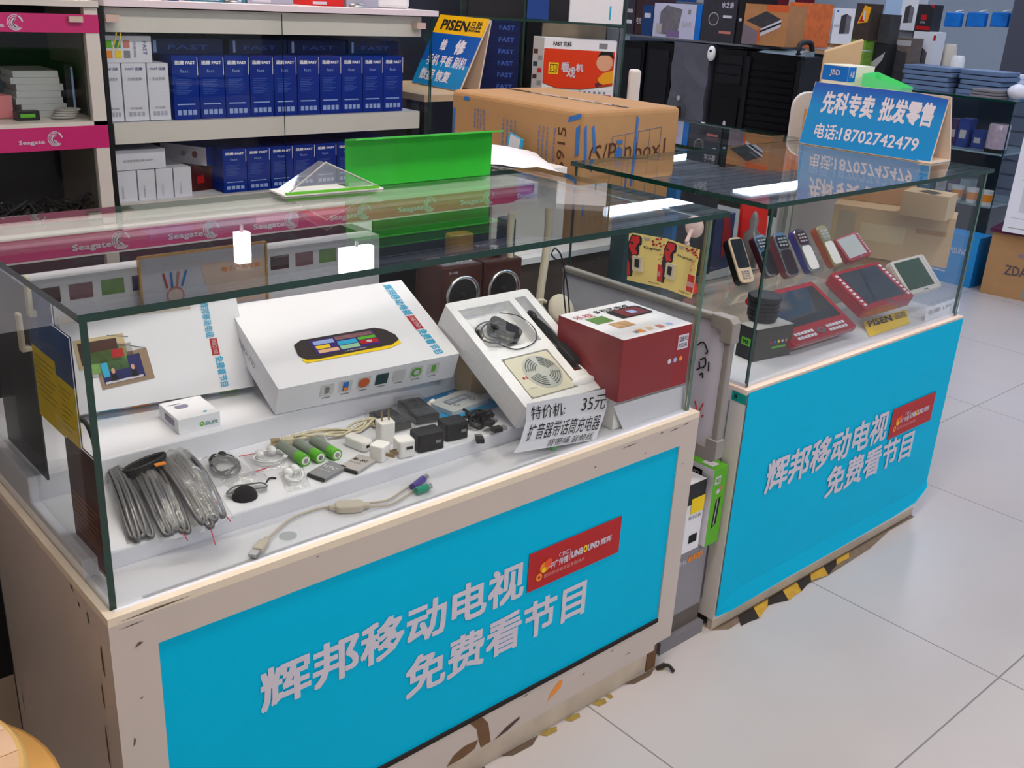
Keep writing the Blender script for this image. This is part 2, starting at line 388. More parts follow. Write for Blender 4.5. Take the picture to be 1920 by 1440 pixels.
# wear: bare patches, nicks, a scrap of tape
def wear(pts, m, y=-.0007): mb.poly([V((x,y,z)) for x, z in pts], m)
wear([(.609,.133),(.640,.131),(.655,.110),(.664,.063),(.640,.061),(.633,.085),(.628,.110)], BROWN)
wear([(.560,.061),(.575,.078),(.60,.086),(.633,.083),(.625,.067),(.60,.061)], BROWN)
wear([(.672,.061),(.70,.076),(.735,.084),(.735,.078),(.705,.066)], mat('plum_brown_board', (84,62,60), .8))
wear([(.808,.084),(.816,.10),(.838,.118),(.846,.114),(.842,.100),(.822,.090)], ORANGE)
for (x,z,a,b) in ((.012,.597,.10,.0035),(.012,.586,.035,.002),(.03,.552,.012,.006),(.016,.40,.004,.014),(.03,.47,.006,.003),(1.06,.587,.012,.004),(1.09,.585,.03,.003),(1.13,.588,.02,.003),(.95,.585,.05,.0025),(1.02,.556,.006,.003),(1.14,.50,.006,.003),(.9,.10,.012,.003),(.98,.12,.014,.002),(1.03,.09,.02,.002),(.74,.125,.016,.003),(.30,.588,.006,.002),(.88,.566,.008,.004)):
    wear([(x,z),(x+a*.6,z+b*.2),(x+a,z+b*.7),(x+a*.5,z+b)], mat('grime', (96,80,66), .9))
for (y,z,a,b) in ((.03,.50,.008,.05),(.045,.44,.006,.04),(.07,.56,.006,.02),(.12,.585,.012,.008),(.10,.57,.008,.008),(.05,.33,.006,.08),(.05,.25,.008,.03),(.045,.20,.004,.025),(.47,.16,.004,.05)):
    mb.poly([V((-.0007,y,z)), V((-.0007,y+a*.4,z+b)), V((-.0007,y+a,z+b*.8)), V((-.0007,y+a*.8,z+b*.2))], mat('grime', (96,80,66), .9))
mb.b2((.01,.012,0), (L_A-.03,.03,.06), mat('dirty_kick_board', (196,182,164), .5, noise=.22, scale=22))
mb.b2((L_A-.06,.010,0), (L_A-.03,.031,.058), BROWN); mb.b2((0,.03,0), (.018,D_A,.06), CREAM)
base = mb.build('base_cabinet', A)
mb = MB(); mb.quad((PX0,.003,PZ0), (PX1,.003,PZ0), (PX1,.003,PZ1), (PX0,.003,PZ1), CYAN)
mb.b2((PX0,.004,PZ0), (PX1,.012,PZ1), DARK); mb.b2((PX0,-.001,PZ0-.008), (PX1,.004,PZ0), mat('black_gap_trim', (36,28,26), .8))
advert(mb, (.204,.354,.725,.432), (.466,.250,.893,.331), (.734,.357,.976,.4375), .0018)
mb.build('poster', A)
for y0, y1, z in ((.012,.112,HB),(.112,.314,.632),(.314,D_A-.005,.672)):
    mb = MB(); mb.b2((.012,y0,HB-.02), (L_A-.012,y1,z), INNER); mb.build('shelf_tier', A, bev=.003)
G = .010
mb = MB(); mb.b2((.83,D_A-.02,.672),(L_A-.03,D_A-.012,.945), mat('dark_interior_sheet',(34,34,40),.35)); mb.build('dark_rear_sheet', A)  # dark sheet added so the rear of the case looks shaded
def glass(name, lo, hi, parent, thin, edges=GEDGE, skip=()):
    """one sheet: clear on its two large faces, green on the cut edges; thin = axis across the sheet"""
    ks = {0:('left','right'),1:('front','back'),2:('bottom','top')}[thin]
    mats = {k: GLASS if thin == 2 else GLASSV for k in ks}
    if thin != 2: mats['bottom'] = GLASSV
    return MB().b2(lo, hi, edges, None, mats).build(name, parent)
glass('side_glass', (G,.0176,HB), (G+.009,D_A,.99), A, 0)
glass('side_glass', (L_A-.022,.0176,HB), (L_A-.013,D_A,.99), A, 0, GEDGE2)
glass('front_glass', (G+.009,.0185,HB), (L_A-.022,.0265,.99), A, 1, mat('olive_glass_edge',(140,136,104),.3,noise=.2,scale=40))
glass('top_glass', (G,.0176,.99), (1.2188,.5545,1.0), A, 2)
mb = MB(); X0, X1 = .02, 1.128                                       # white channel under the rear of the top, pink brand strip on its lip
mb.b2((X0,.452,.986), (X1,.5545,.9895), WHITE2); mb.b2((X0,.452,.950), (X1,.456,.986), WHITE2)
y = .4514
mb.poly([V((X0,y,.953)),V((X1-.075,y,.953)),V((X1-.012,y,.970)),V((X1-.012,y,.986)),V((X0,y,.986))], PINK)
mb.quad((X0,y-.0005,.9735), (X1-.02,y-.0005,.9735), (X1-.02,y-.0005,.980), (X0,y-.0005,.980), PINK2)  # painted highlight: paler stripe along the pink band
for k in range(7):
    u = X0+.135+k*.152
    swirl(mb, V((u+.075,y-.001,.9695)), V((1,0,0)), V((0,0,1)), .0148, LETTER)
    mb.text('Seagate', (u,y-.001,.958), (.06,0,0), (0,0,.0125), LETTER, .02)
mb.build('brand_strip', A)

B = thing('display_counter', 'white display counter beyond the cream one, cyan advert covering its whole front', 'display counter')
XB0, XB1, D_B, YB = 1.3586, 2.34, .60, .0126
mb = MB()
mb.b2((XB0,YB+.004,.03), (XB0+.018,D_B,HB-.01), OFFW); mb.b2((XB1-.05,YB+.02,.0), (XB1-.032,D_B,HB-.01), OFFW)
mb.b2((XB0+.018,YB+.004,.03), (XB1-.032,YB+.02,HB-.01), OFFW); mb.b2((XB0+.018,D_B-.018,0), (XB1-.05,D_B,HB-.01), OFFW)
mb.b2((XB0,YB+.002,HB-.01), (XB1,D_B,HB-.001), mat('pinkish_cream_edge', (238,214,196), .45))
mb.b2((XB0+.004,.020,0), (XB1-.035,.034,.05), mat('dirty_kick_board', (196,182,164), .5)); mb.b2((XB0-.0005,.055,.07), (XB0,.058,.57), GREY)
mb.build('base_cabinet', B)
mb = MB(); n = 8; fs = []                                            # poster, its foot curling a little off the board
xs = [XB0+.003, XB0+.06, XB0+.3, XB0+.55, XB0+.80, 2.28, 2.338]; zs = [.040,.055,.09,.16,.3,.6]
def pz(i, k):
    z = zs[k]
    if k == 0: z += (0, .0, .004, .004, .006, .012, .045)[i]
    if k == 1 and i == 6: z += .035
    if k == 2 and i == 6: z += .015
    return (xs[i], YB-.0006-(.005*max(0,(.09-zs[k])/.05) if 0 < i else .0), z)
mb.add([pz(i,k) for i in range(7) for k in range(6)], [(i*6+k,(i+1)*6+k,(i+1)*6+k+1,i*6+k+1) for i in range(6) for k in range(5)], CYAN)
advert(mb, (1.478,.321,2.018,.409), (1.755,.225,2.186,.311), (2.033,.316,2.264,.403), YB-.0025)
mb.build('poster', B)
mb = MB(); X = XB0-.0006
mb.quad((X,.052,.5735), (X,.0135,.5725), (X,.0135,.5935), (X,.052,.596), mat('teal_tape', (0,150,140), .5))
mb.text('展', (X-.0004,.046,.580), (0,-.009,0), (0,0,.009), INK, .02); mb.text('力', (X-.0004,.030,.579), (0,-.008,0), (0,0,.009), mat('faded_ink', (20,90,84), .6))
mb.build('tape_label', B)
mb = MB(); mb.b2((XB0+.012,.03,HB-.01), (XB1-.012,.25,.612), INNER); mb.build('shelf', B)
mb = MB(); mb.b2((XB0+.03,.262,.613), (XB1-.05,.55,.689), ACRY); mb.build('riser', B)
glass('side_glass', (XB0+.008,.0266,HB), (XB0+.017,.58,.99), B, 0)
glass('side_glass', (XB1-.026,.0266,HB), (XB1-.017,.58,.99), B, 0, GEDGE2)
glass('front_glass', (XB0+.017,.0275,HB), (XB1-.026,.0355,.99), B, 1)
glass('top_glass', (1.3509,.0266,.99), (2.3584,.5805,1.0), B, 2)

# ------------------------------------------------------------------ on top of counter A
t = thing('acrylic_stand', 'bright green translucent acrylic holder standing on the near glass top', 'sign holder', pose((.872,.523,1.0005)))
mb = MB(); w = .18
mb.b2((-w,-.002,0), (w,.002,.088), GREENACR); mb.build('upright_sheet', t)
mb = MB(); mb.add([(-w,-.002,.088),(w,-.002,.088),(w+.006,-.030,.0925),(-w+.004,-.030,.0925),(-w,.002,.091),(w,.002,.091),(w+.006,-.030,.0955),(-w+.004,-.030,.0955)],
    [(0,3,2,1),(4,5,6,7),(3,7,6,2),(0,1,5,4),(0,4,7,3),(1,2,6,5)], mat('green_acrylic_lip', (70,190,70), .2, noise=.3, scale=70)); mb.build('folded_lip', t)
mb = MB(); mb.b2((-w,.002,0), (w,.030,.003), GREENACR); mb.build('foot', t)
t = thing('acrylic_stand', 'clear acrylic tent holder with green and white strips on the near glass top', 'sign holder', pose((.665,.525,1.0005), -4))
mb = MB(); mb.add([(-.10,-.02,.004),(.085,-.02,.004),(-.02,-.01,.052),(-.10,.024,.004),(.085,.024,.004),(-.02,.016,.052)], [(0,1,2),(3,5,4),(0,2,5,3),(1,4,5,2)], ACRY)
mb.tube([(-.10,-.021,.004),(-.02,-.011,.053),(.085,-.021,.004)], .0016, LGREY, 5, 1); mb.build('tent', t)
mb = MB(); mb.b2((-.115,-.034,0), (.09,.03,.003), WHITE2); mb.b2((-.112,-.036,.003), (.08,-.032,.0075), GREENP); mb.b2((.02,-.030,.003), (.058,-.026,.016), ACRY); mb.build('base_strip', t)

# ------------------------------------------------------------------ inside counter A: the large boxes
d1 = (.298,.162,.032); M1 = pose((.2925,.492,.7525), -7, 62, .6)
def mini_tv(mb, dims, cx, cy, s, body, scr, rot):
    O, U, W, n = face(dims, 'top'); O = O+n*.0008; c = O+U*cx+W*cy; u = U.normalized(); w = W.normalized()
    a = (u*math.cos(rot)+w*math.sin(rot))*s; b = (w*math.cos(rot)-u*math.sin(rot))*s*.62
    mb.quad(c-a-b, c+a-b, c+a+b, c-a+b, body); e = n*.0005
    mb.quad(c-a*.86-b*.76+e, c+a*.68-b*.76+e, c+a*.68+b*.76+e, c-a*.86+b*.76+e, scr); return c+e*2, a, b, n*.0005
def tvs(mb, dims):
    c, a, b, e = mini_tv(mb, dims, .185, .60, .040, mat('gold_frame_print', (196,176,140), .4), mat('dark_photo_print', (70,36,28), .5, noise=.6, scale=60), .04)
    c, a, b, e = mini_tv(mb, dims, .225, .50, .038, LGREY, mat('field_photo_print', (110,150,80), .5, noise=.5, scale=50), .06)
    mb.quad(c+a*.1+b*.1+e, c+a*.6+b*.1+e, c+a*.6+b*.7+e, c+a*.1+b*.7+e, REDP)
    O, U, W, n = face(dims, 'top'); O += n*.001
    c, a, b, e = mini_tv(mb, dims, .29, .395, .043, mat('taupe_frame_print', (150,124,100), .4), mat('studio_photo_print', (24,30,96), .5, noise=.4, scale=40), .08)
    for k, xx in ((0,-.45),(1,.30)):
        q = c+a*xx-b*.3
        mb.quad(q-a*.14-b*.35+e, q+a*.14-b*.35+e, q+a*.08+b*.1+e, q-a*.08+b*.1+e, INK); mb.disc(q+b*.3+e, a*.07, b*.18, SKIN, 0, 10)
    mb.quad(c-a*.84-b*.74+e, c+a*.6-b*.74+e, c+a*.6-b*.6+e, c-a*.84-b*.6+e, LETTER)
    mb.quad(c-a*.84-b*.3+e, c-a*.6-b*.3+e, c-a*.6+b*.6+e, c-a*.84+b*.6+e, CYANT)
    for (x0,y0,x1,y1) in ((.23,.76,.34,.72),(.28,.66,.42,.58)):
        p = O+U*x0+W*y0; q = O+U*x1+W*y1; mb.tube([p,q], .0007, GREY, 4, 1)
def icon_row(f, n, x0, x1, y0, y1, cols):
    def g(mb, d):
        for k in range(n):
            a = x0+(x1-x0)*k/n; P_rect(mb, d, f, (a,y0,a+(x1-x0)/n*.62,y1), cols[k%len(cols)])
    return g
carton('tablet_box', 'white box printed with three small pocket televisions, leaning at the near end of the case', 'box', M1, d1, WHITE,
    [tvs, txt('top', (.775,.60,.825,.985), '辉邦移动电视', CYANT, .012, -90), rect('top', (.79,.40,.835,.585), REDP), txt('top', (.80,.41,.825,.575), 'UNBOUND', LETTER, 0, -90, 2),
     txt('top', (.80,.05,.85,.385), '免费看节目', CYANT, .012, -90), rect('top', (0,.93,.72,1), mat('torn_paper_print', (206,196,186), .7, noise=.1, scale=40)),
     icon_row('front', 5, .12, .98, .2, .8, [CYANT, ORANGE, SCREEN, GREY, GREENP])])
d2 = (.3575,.2355,.0581); M2 = pose((.6025,.3962,.7455), -6.3, 21.2, -.9)
def tab2(mb, dims):
    O, U, W, n = face(dims, 'top'); w, d = dims[0], dims[1]
    X = lambda a, b, l=1: O+n*.0006*l+U*a+W*b
    def sh(pts, m, l): mb.poly([X(a,b,l) for a, b in pts], m)
    sh([(.20,.205),(.66,.20),(.735,.235),(.735,.29),(.235,.29),(.19,.25)], YEL, 1)
    sh([(.185,.30),(.21,.24),(.27,.225),(.68,.235),(.735,.275),(.735,.34),(.70,.42),(.65,.46),(.24,.46),(.195,.42)], mat('charcoal_print', (52,46,46), .4), 2)
    sh([(.275,.26),(.63,.268),(.63,.435),(.275,.43)], mat('violet_print', (58,36,120), .4), 3)
    for (a,b,c,e,m) in ((.29,.37,.40,.415,PALEBL),(.41,.385,.62,.428,mat('mauve_photo_print', (130,90,96), .5, noise=.5, scale=60)),(.29,.322,.365,.36,YEL),(.29,.275,.40,.312,mat('sand_print', (230,180,140), .5)),(.41,.325,.515,.372,CYANT),(.41,.275,.515,.318,mat('sage_print', (150,200,160), .5)),(.525,.345,.625,.378,GREENP),(.525,.29,.625,.338,REDP)):
        sh([(a,b),(c,b),(c,e),(a,e)], m, 4)
    mb.text('UNBOUND', X(.42,.243,4), U*.12, W*.014, LETTER, .0)
    mb.disc(X(.575,.314,5), U*.016, W*.014, LETTER)
carton('tablet_box', 'large white box printed with a yellow and black tablet, tilted mid case', 'box', M2, d2, WHITE,
    [tab2, txt('top', (.865,.545,.918,.96), '辉邦移动电视', CYANT, .012, -90), rect('top', (.868,.36,.915,.535), REDP), txt('top', (.878,.37,.905,.525), 'UNBOUND', LETTER, 0, -90, 2),
     txt('top', (.868,.04,.921,.35), '免费看节目', CYANT, .012, -90)] +
    [rect('front', (.22+.1*k,.36,.29+.1*k,.80), mat('pale_icon_print', (206,204,206), .5)) for k in range(7)] +
    [rect('front', (.245,.46,.268,.7), GREY, 1), rect('front', (.34,.42,.37,.76), BLUE, 1), rect('front', (.345,.42,.365,.55), ORANGE, 2), dot('front', (.455,.58), .011, mat('rust_print', (206,92,44), .5), 1), rect('front', (.52,.38,.59,.80), mat('dark_teal_print', (24,62,70), .4), 1),
     dot('front', (.755,.58), .0105, GREENP, 1), dot('front', (.755,.58), .006, LETTER, 2), rect('front', (.845,.46,.868,.74), GREENP, 1), txt('left', (.25,.4,.6,.6), 'UNBOUND', GREY)] +
    [rect('front', (.235+.1*k,.26,.28+.1*k,.30), GREY) for k in range(7)])
# packing behind the two boxes that their backs lean on
carton('long_carton', 'long white carton with a row of small photographs, behind the tablet boxes', 'box', pose((.46,.618,.777)), (.72,.045,.209), WHITE,
    [rect('front', (.05+.075*k,.80,.105+.075*k,.93), mat(['dark_photo_print','mauve_photo_print','field_photo_print','studio_photo_print'][k%4], (70,36,28), .5)) for k in range(12)])
t = thing('framed_picture', 'gold framed print with a pencil cup picture, standing behind the tablet boxes', 'framed picture', pose((.428,.580,.6725), 0, 0, 0))
mb = MB(); w = .122; z0 = .16; z1 = .229
for s in (-1,1): mb.box((s*w,0,.114), (.0035,.008,.232), mat('gold_frame', (206,160,80), .25, .7))
for z in (0, .229): mb.box((0,0,z), (w*2,.008,.0035), mat('gold_frame', (206,160,80), .25, .7))
mb.build('frame', t)
mb = MB(); mb.quad((-w,0,0),(w,0,0),(w,0,.229),(-w,0,.229), mat('pale_picture_print', (206,206,216), .5))
mb.quad((.01,-.0006,.12),(w,-.0006,.12),(w,-.0006,.20),(-.01,-.0006,.205), mat('peach_print', (222,196,180), .5)); mb.text('电子产品专卖', (.03,-.0012,.183), (.08,0,0), (0,0,.010), ORANGE, .02)
mb.disc((-.06,-.0012,.152), (.017,0,0), (0,0,.017), mat('rose_print', (196,120,110), .5), .78); mb.disc((-.06,-.0014,.152), (.0135,0,0), (0,0,.0135), mat('peach_print', (222,196,180), .5))
for k, (c, a) in enumerate(((REDP,-.014),(BLUE,-.005),(mat('rose_print',(196,120,110),.5),.004),(BLUE,.013))): mb.add([(-.062+a,-.0018,.168),(-.058+a,-.0018,.168),(-.056+a*1.6,-.0018,.196),(-.060+a*1.6,-.0018,.196)], [(0,1,2,3)], c)
mb.build('print', t)
carton('small_box', 'small square white box with a grey pill shape on its lid', 'box', pose((.2877,.3706,.6852), -2.4), (.0705,.0808,.0255), WHITE,
    [pol('top', [(.30+.26*math.cos(a)*.35+(.14 if math.cos(a)>0 else -.0),.62+.09*math.sin(a)) for a in [2*math.pi*k/20 for k in range(20)]], mat('lilac_grey_print', (126,122,150), .5)),
     rect('top', (.12,.77,.42,.80), GREY), dot('top', (.72,.16), .003, CYANT), txt('front', (.62,.28,.94,.52), '品胜', mat('teal_print', (40,130,120), .5), .01), dot('front', (.55,.42), .004, GREENP, 0, .5), rect('left', (.3,.3,.8,.75), mat('lilac_grey_print', (126,122,150), .5))])
dr = (.2144,.182,.1278)
WINE = mat('wine_red_card', (138,26,34), .35, noise=.12, scale=10, coat=.2)
carton('tablet_box', 'wine red carton with a white lid picturing a tablet, beside the foam tray', 'box', pose((1.052,.1063,.7305), -1.5), (.19,.1731,.1215), WINE,
    [rect('top', (0,0,1,1), WHITE), txt('top', (.04,.74,.30,.86), '乐视', REDP, .0, 0), txt('top', (.36,.80,.86,.90), '多核芯电视', INK, .01),
     rect('top', (.12,.52,.36,.72), mat('meadow_print', (86,128,50), .5, noise=.3, scale=50), 1), rect('top', (.22,.30,.46,.47), mat('sand_photo_print', (190,150,110), .5, noise=.5, scale=70), 1),
     pol('top', [(.46,.56),(.86,.56),(.90,.60),(.90,.86),(.86,.90),(.56,.90),(.46,.72)][:0] or [(.48,.52),(.92,.52),(.95,.56),(.95,.78),(.92,.82),(.50,.80),(.47,.76)], INK, 1),
     rect('top', (.56,.55,.90,.78), mat('maroon_photo_print', (110,30,34), .5, noise=.5, scale=60), 2), rect('top', (.68,.60,.78,.70), PALEBL, 3)] +
    [rect('top', (.04+.14*k+.28,.08+.02*(k%2),.11+.14*k+.28,.17), [ORANGE, mat('sand_print', (230,180,140), .5), mat('rose_print', (196,120,110), .5), PALEBL][k%4], 1) for k in range(4)] +
    [rect('top', (.26,.09,.31,.15), GREY, 1)] +
    [rect('front', (.80,.62,.955,.86), LETTER), txt('front', (.815,.75,.94,.83), '520B W2', INK, 0, 0), txt('front', (.815,.65,.94,.72), 'M12345', INK, 0)] +
    [dot('front', (.70+.085*k,.46), .005, [LETTER, PALEBL, ORANGE][k]) for k in range(3)])

# foam tray holding a speaker and microphone, tilted
df = (.2064,.2772,.0577); MF = pose((.8784,.2068,.7220), -1.2, 27.4, -.1)
t = thing('foam_tray', 'white foam tray tilted in the case, with sunken wells for a voice amplifier set', 'tray', MF)
w, d, h = (x/2 for x in df); mb = MB(); zt = h
# top plate with three wells, walls and floor
wells = [(-.085,.0,.045,.112), (.063,.088,-.085,.118), (-.085,.035,-.118,-.022)]
wells = [(-.086,.040,.004,.116), (.056,.084,-.086,.120), (-.078,.036,-.122,-.020)]
xsb = sorted({-w,w}|{a for q in wells for a in q[:2]}); ysb = sorted({-d,d}|{b for q in wells for b in q[2:]})
for i in range(len(xsb)-1):
    for j in range(len(ysb)-1):
        cx = (xsb[i]+xsb[i+1])/2; cy = (ysb[j]+ysb[j+1])/2
        if any(q[0]<cx<q[1] and q[2]<cy<q[3] for q in wells): continue
        mb.quad((xsb[i],ysb[j],zt),(xsb[i+1],ysb[j],zt),(xsb[i+1],ysb[j+1],zt),(xsb[i],ysb[j+1],zt), FOAM)
for (x0,x1,y0,y1), dp in zip(wells, (.026,.03,.022)):
    zb = zt-dp
    mb.quad((x0,y0,zb),(x1,y0,zb),(x1,y1,zb),(x0,y1,zb), FOAM)
    for a, b in (((x0,y0),(x1,y0)),((x1,y0),(x1,y1)),((x1,y1),(x0,y1)),((x0,y1),(x0,y0))): mb.quad((*a,zt),(*b,zt),(*b,zb),(*a,zb), FOAM)
for a, b in (((-w,-d),(w,-d)),((w,-d),(w,d)),((w,d),(-w,d)),((-w,d),(-w,-d))): mb.quad((*a,-h),(*b,-h),(*b,zt),(*a,zt), FOAM)
mb.quad((-w,-d,-h),(-w,d,-h),(w,d,-h),(w,-d,-h), FOAM); mb.build('tray_body', t, bev=.006)
Tm = lambda x, y, z=0, yaw=0: MF @ pose((x,y,z), yaw)
# voice amplifier in the front well
t = thing('voice_amplifier', 'cream square voice amplifier with a round slotted grille in the foam tray', 'loudspeaker', Tm(-.021,-.071,h-.020))
mb = MB(); AMP = mat('cream_grey_plastic', (212,208,188), .35); mb.rprism(.108,.096,.008,0,.020,AMP); ab = mb.build('body', t, bev=.001)
mb = MB(); C = V((.008,.002,.0206))
mb.lathe([(.041,0),(.040,.0012),(.013,.0024),(1e-5,.0026)], mat('grille_plastic', (186,188,182), .35), Matrix.Translation((C.x,C.y,.0202)), 32)
for k in range(5):
    r = .017+.0047*k
    for q in range(4): mb.disc(C+V((0,0,.0026-.0002*k)), (r,0,0), (0,r,0), mat('slot_grey', (96,102,104), .6), 1-.0022/r, 10, q*90+12, q*90+78)
mb.build('grille', ab)
mb = MB(); mb.text('音', (-.044,-.006,.0206), (.006,0,0), (0,.006,0), REDP, .03); mb.text('王', (-.037,-.006,.0206), (.006,0,0), (0,.006,0), REDP, .03)
mb.text('VOICE', (-.045,-.030,.0206), (.016,0,0), (0,.003,0), GREY); mb.build('badge', ab)
# headset microphone in a clear bag in the back well
t = thing('headset_microphone', 'black headset microphone coiled in a clear bag inside the foam tray', 'microphone', Tm(-.023,.06,h-.025))
mb = MB(); rnd = random.Random(3)
for k in range(5):
    a = .042-.005*k; b = .026-.003*k; cx = -.004+.004*k; mb.tube([(cx+a*math.cos(q)*(1+.1*rnd.random()), -.004*k+b*math.sin(q)*(1+.15*rnd.random()), .006+.004*k+.003*rnd.random()) for q in [2*math.pi*i/10 for i in range(10)]], .0016, BLACK, 6, 4, True)
mb.build('cord', t)
mb = MB(); mb.rprism(.034,.066,.012,.008,.027,BLACK, pose((.008,-.008,0), 35)); mb.ball((-.046,-.002,.014), .008, BLACK, (1,1.3,1)); mb.build('transmitter', t, bev=.001)
mb = MB(); mb.tube([(.02,.03,.025),(.058,.012,.024),(.066,-.03,.026),(.038,-.062,.03),(-.01,-.066,.027),(-.045,-.04,.03)], .0011, BLACK, 6, 5); mb.build('loose_lead', t)
mb = MB(); n = 9; pts = [[V((-.058+.116*i/n, -.052+.105*j/n, .024+.008*math.sin(i*1.3+j)*math.cos(j*1.1-i*.6)+.006*rnd.random())) for j in range(n+1)] for i in range(n+1)]
mb.add([p for r in pts for p in r], [(i*(n+1)+j,(i+1)*(n+1)+j,(i+1)*(n+1)+j+1,i*(n+1)+j+1) for i in range(n) for j in range(n)], THINBAG, None, True); mb.build('bag', t)
# charger lead in the side well
t = thing('power_adapter_lead', 'black bundled charger lead lying in the side well of the foam tray', 'cable', Tm(.070,0,h-.019))
mb = MB()
for k in range(4): mb.tube([(-.008+.004*k,.085,.008),(-.004+.003*k,.02,.012+.003*k),(.002+.002*k,-.03,.014),(.004+.001*k,-.075,.016)], .0022, BLACK, 6, 4)
mb.build('lead', t)
mb = MB(); mb.rprism(.017,.05,.004,.0,.022,BLACK, pose((.0,-.045,.006), 6)); mb.ball((-.002,.07,.016), .007, BLACK, (1,2,1)); mb.build('adapter_block', t, bev=.0015)
mb = MB(); mb.cyl((.005,-.075,.018),(.010,-.094,.018), .0026, METAL, 10); mb.build('plug', t)
tag(MB().ball((0,0,0), .020, FOAM, (1.5,.55,.5)).build('foam_pad', None, Tm(.058,-.112,h-.002)), 'loose white foam pad at the front corner of the foam tray', 'padding')
# hidden support under the raised back of the tray
tag(MB().box((0,0,0), (.15,.05,.078), KRAFT2).build('small_carton', None, pose((.88,.2905,.672))), 'small brown carton propping up the back of the foam tray', 'box')
# hand written price sheet over the front of the tray
t = thing('price_sheet', 'white sheet with handwritten 35 yuan price, hung over the front of the foam tray', 'price sheet')
PAPER = mat('white_paper', (214,214,224), .7, noise=.02)
ra = [ony(988,757,.056), ony(1146,727,.056)]; rb = [ony(986,792,.052), ony(1136,770,.050)]; rc = [ony(974,832,.038), ony(1123,808,.037)]; rd = [ony(962,850,.030), ony(1118,824,.0275)]
mb = MB()
for p, q in ((ra,rb),(rb,rc),(rc,rd)): mb.quad(q[0], q[1], p[1], p[0], PAPER)
mb.build('sheet', t)
def para(p, q, a, b, c, d, e=(0,-.0012,.0006)):
    """sub-parallelogram of the strip between edges p (top) and q (bottom)"""
    f = lambda u, v: (q[0]*(1-u)+q[1]*u)*(1-v)+(p[0]*(1-u)+p[1]*u)*v
    O = f(a,b)+V(e); return O, f(c,b)+V(e)-O, f(a,d)+V(e)-O
mb = MB()
O, U, W = para(ra, rb, .05,.08,.46,.80); mb.text('特价机:', O, U, W, INK)
O, U, W = para(ra, rb, .66,.10,.97,.80); mb.text('35元', O, U, W, INK)
O, U, W = para(rb, rc, .06,.08,.97,.86); mb.text('扩音器带话筒充电器', O, U, W, INK)
O, U, W = para(rc, rd, .36,.12,.92,.95); mb.text('背带绳.音频线', O, U, W, INK)
mb.build('handwriting', t)
tag(MB().b2((.965,.038,.607),(1.135,.108,.6692), WHITE2).build('riser_block'), 'white block holding up the front of the wine red carton', 'block')
mb = MB(); a, b = ony(1150,762,.034), ony(1285,722,.034); c, d = ony(1296,768,.030), ony(1168,806,.030)
mb.quad(d, c, b, a, PAPER); tag(mb.build('blank_card'), 'blank white card leaning below the wine red carton', 'card')

# ------------------------------------------------------------------ inside counter A: small goods
ZF, ZM, ZK = .6065, .6325, .6725
def px(pts, z): return [onz(u, v, z) for u, v in pts]
def lift(P, dz): return [p+V((0,0,dz)) for p in P]
# usb to twin ps2 lead
t = thing('usb_adapter_cable', 'beige usb lead splitting into purple and green round plugs, on the front shelf', 'cable')
z = ZF+.003; P0 = onz(512,1000,z)
a = onz(475,1040,ZF+.005); b = onz(508,1003,ZF+.005); dv = (b-a).normalized(); ang = math.degrees(math.atan2(dv.y, dv.x))
mb = MB(); Mq = pose(a, ang); mb.box((.024,0,0), (.026,.015,.009), BEIGE, Mq); mb.box((.042,0,0), (.012,.009,.007), BEIGE, Mq); mb.build('usb_plug', t, bev=.002)
mb = MB(); mb.box((.004,0,0), (.016,.012,.005), METAL, Mq); mb.build('usb_connector', t, bev=.0004)
mb = MB(); mb.tube([a+dv*.046]+px([(538,978),(562,965),(598,953),(622,951)], z), .0020, BEIGE, 7, 5); mb.build('lead', t)
c0 = onz(618,952,ZF+.006); c1 = onz(692,947,ZF+.006); dv = (c1-c0); L = dv.length; ang = math.degrees(math.atan2(dv.y, dv.x))
mb = MB(); mb.rprism(L*.72,.026,.009,-.0055,.0055,BEIGE,pose((c0+c1)/2,ang)); mb.box((-L*.42,0,0),(L*.2,.008,.007),BEIGE,pose((c0+c1)/2,ang)); mb.box((L*.42,0,0),(L*.2,.012,.007),BEIGE,pose((c0+c1)/2,ang)); mb.build('converter_block', t, bev=.002)
mb = MB(); mb.tube(px([(690,943),(725,938),(752,922),(772,908)], z), .0018, BEIGE, 7, 5); mb.tube(px([(690,950),(730,946),(760,930),(778,917)], z), .0018, BEIGE, 7, 5); mb.build('split_leads', t)
for nm, p, q, c in (('purple_plug',(774,914),(800,893),mat('purple_plastic',(84,66,150),.4)),('green_plug',(780,921),(808,911),mat('teal_green_plastic',(30,150,120),.4))):
    mb = MB(); A0 = onz(*p,ZF+.007); B0 = onz(*q,ZF+.007); mb.cyl(A0, A0+(B0-A0)*.75, .0062, c, 14); mb.cyl(A0+(B0-A0)*.75, B0, .0046, METAL, 12); mb.build(nm, t)
tag(MB().lathe([(.013,0),(.013,.0006)], ACRY, pose(onz(540,1005,ZF)), 24).build('clear_seal'), 'round clear plastic seal beside the beige usb lead', 'sticker')
g = MB().lathe([(1e-5,0),(.005,.001),(.0072,.005),(.005,.009),(1e-5,.0105)], mat('green_glass_bead',(96,190,110),.05,coat=1,noise=.3,scale=200), pose(onz(1037,843,ZF)), 10, False).build('glass_bead')
tag(g, 'small faceted green glass bead in front of the price sheet', 'bead')
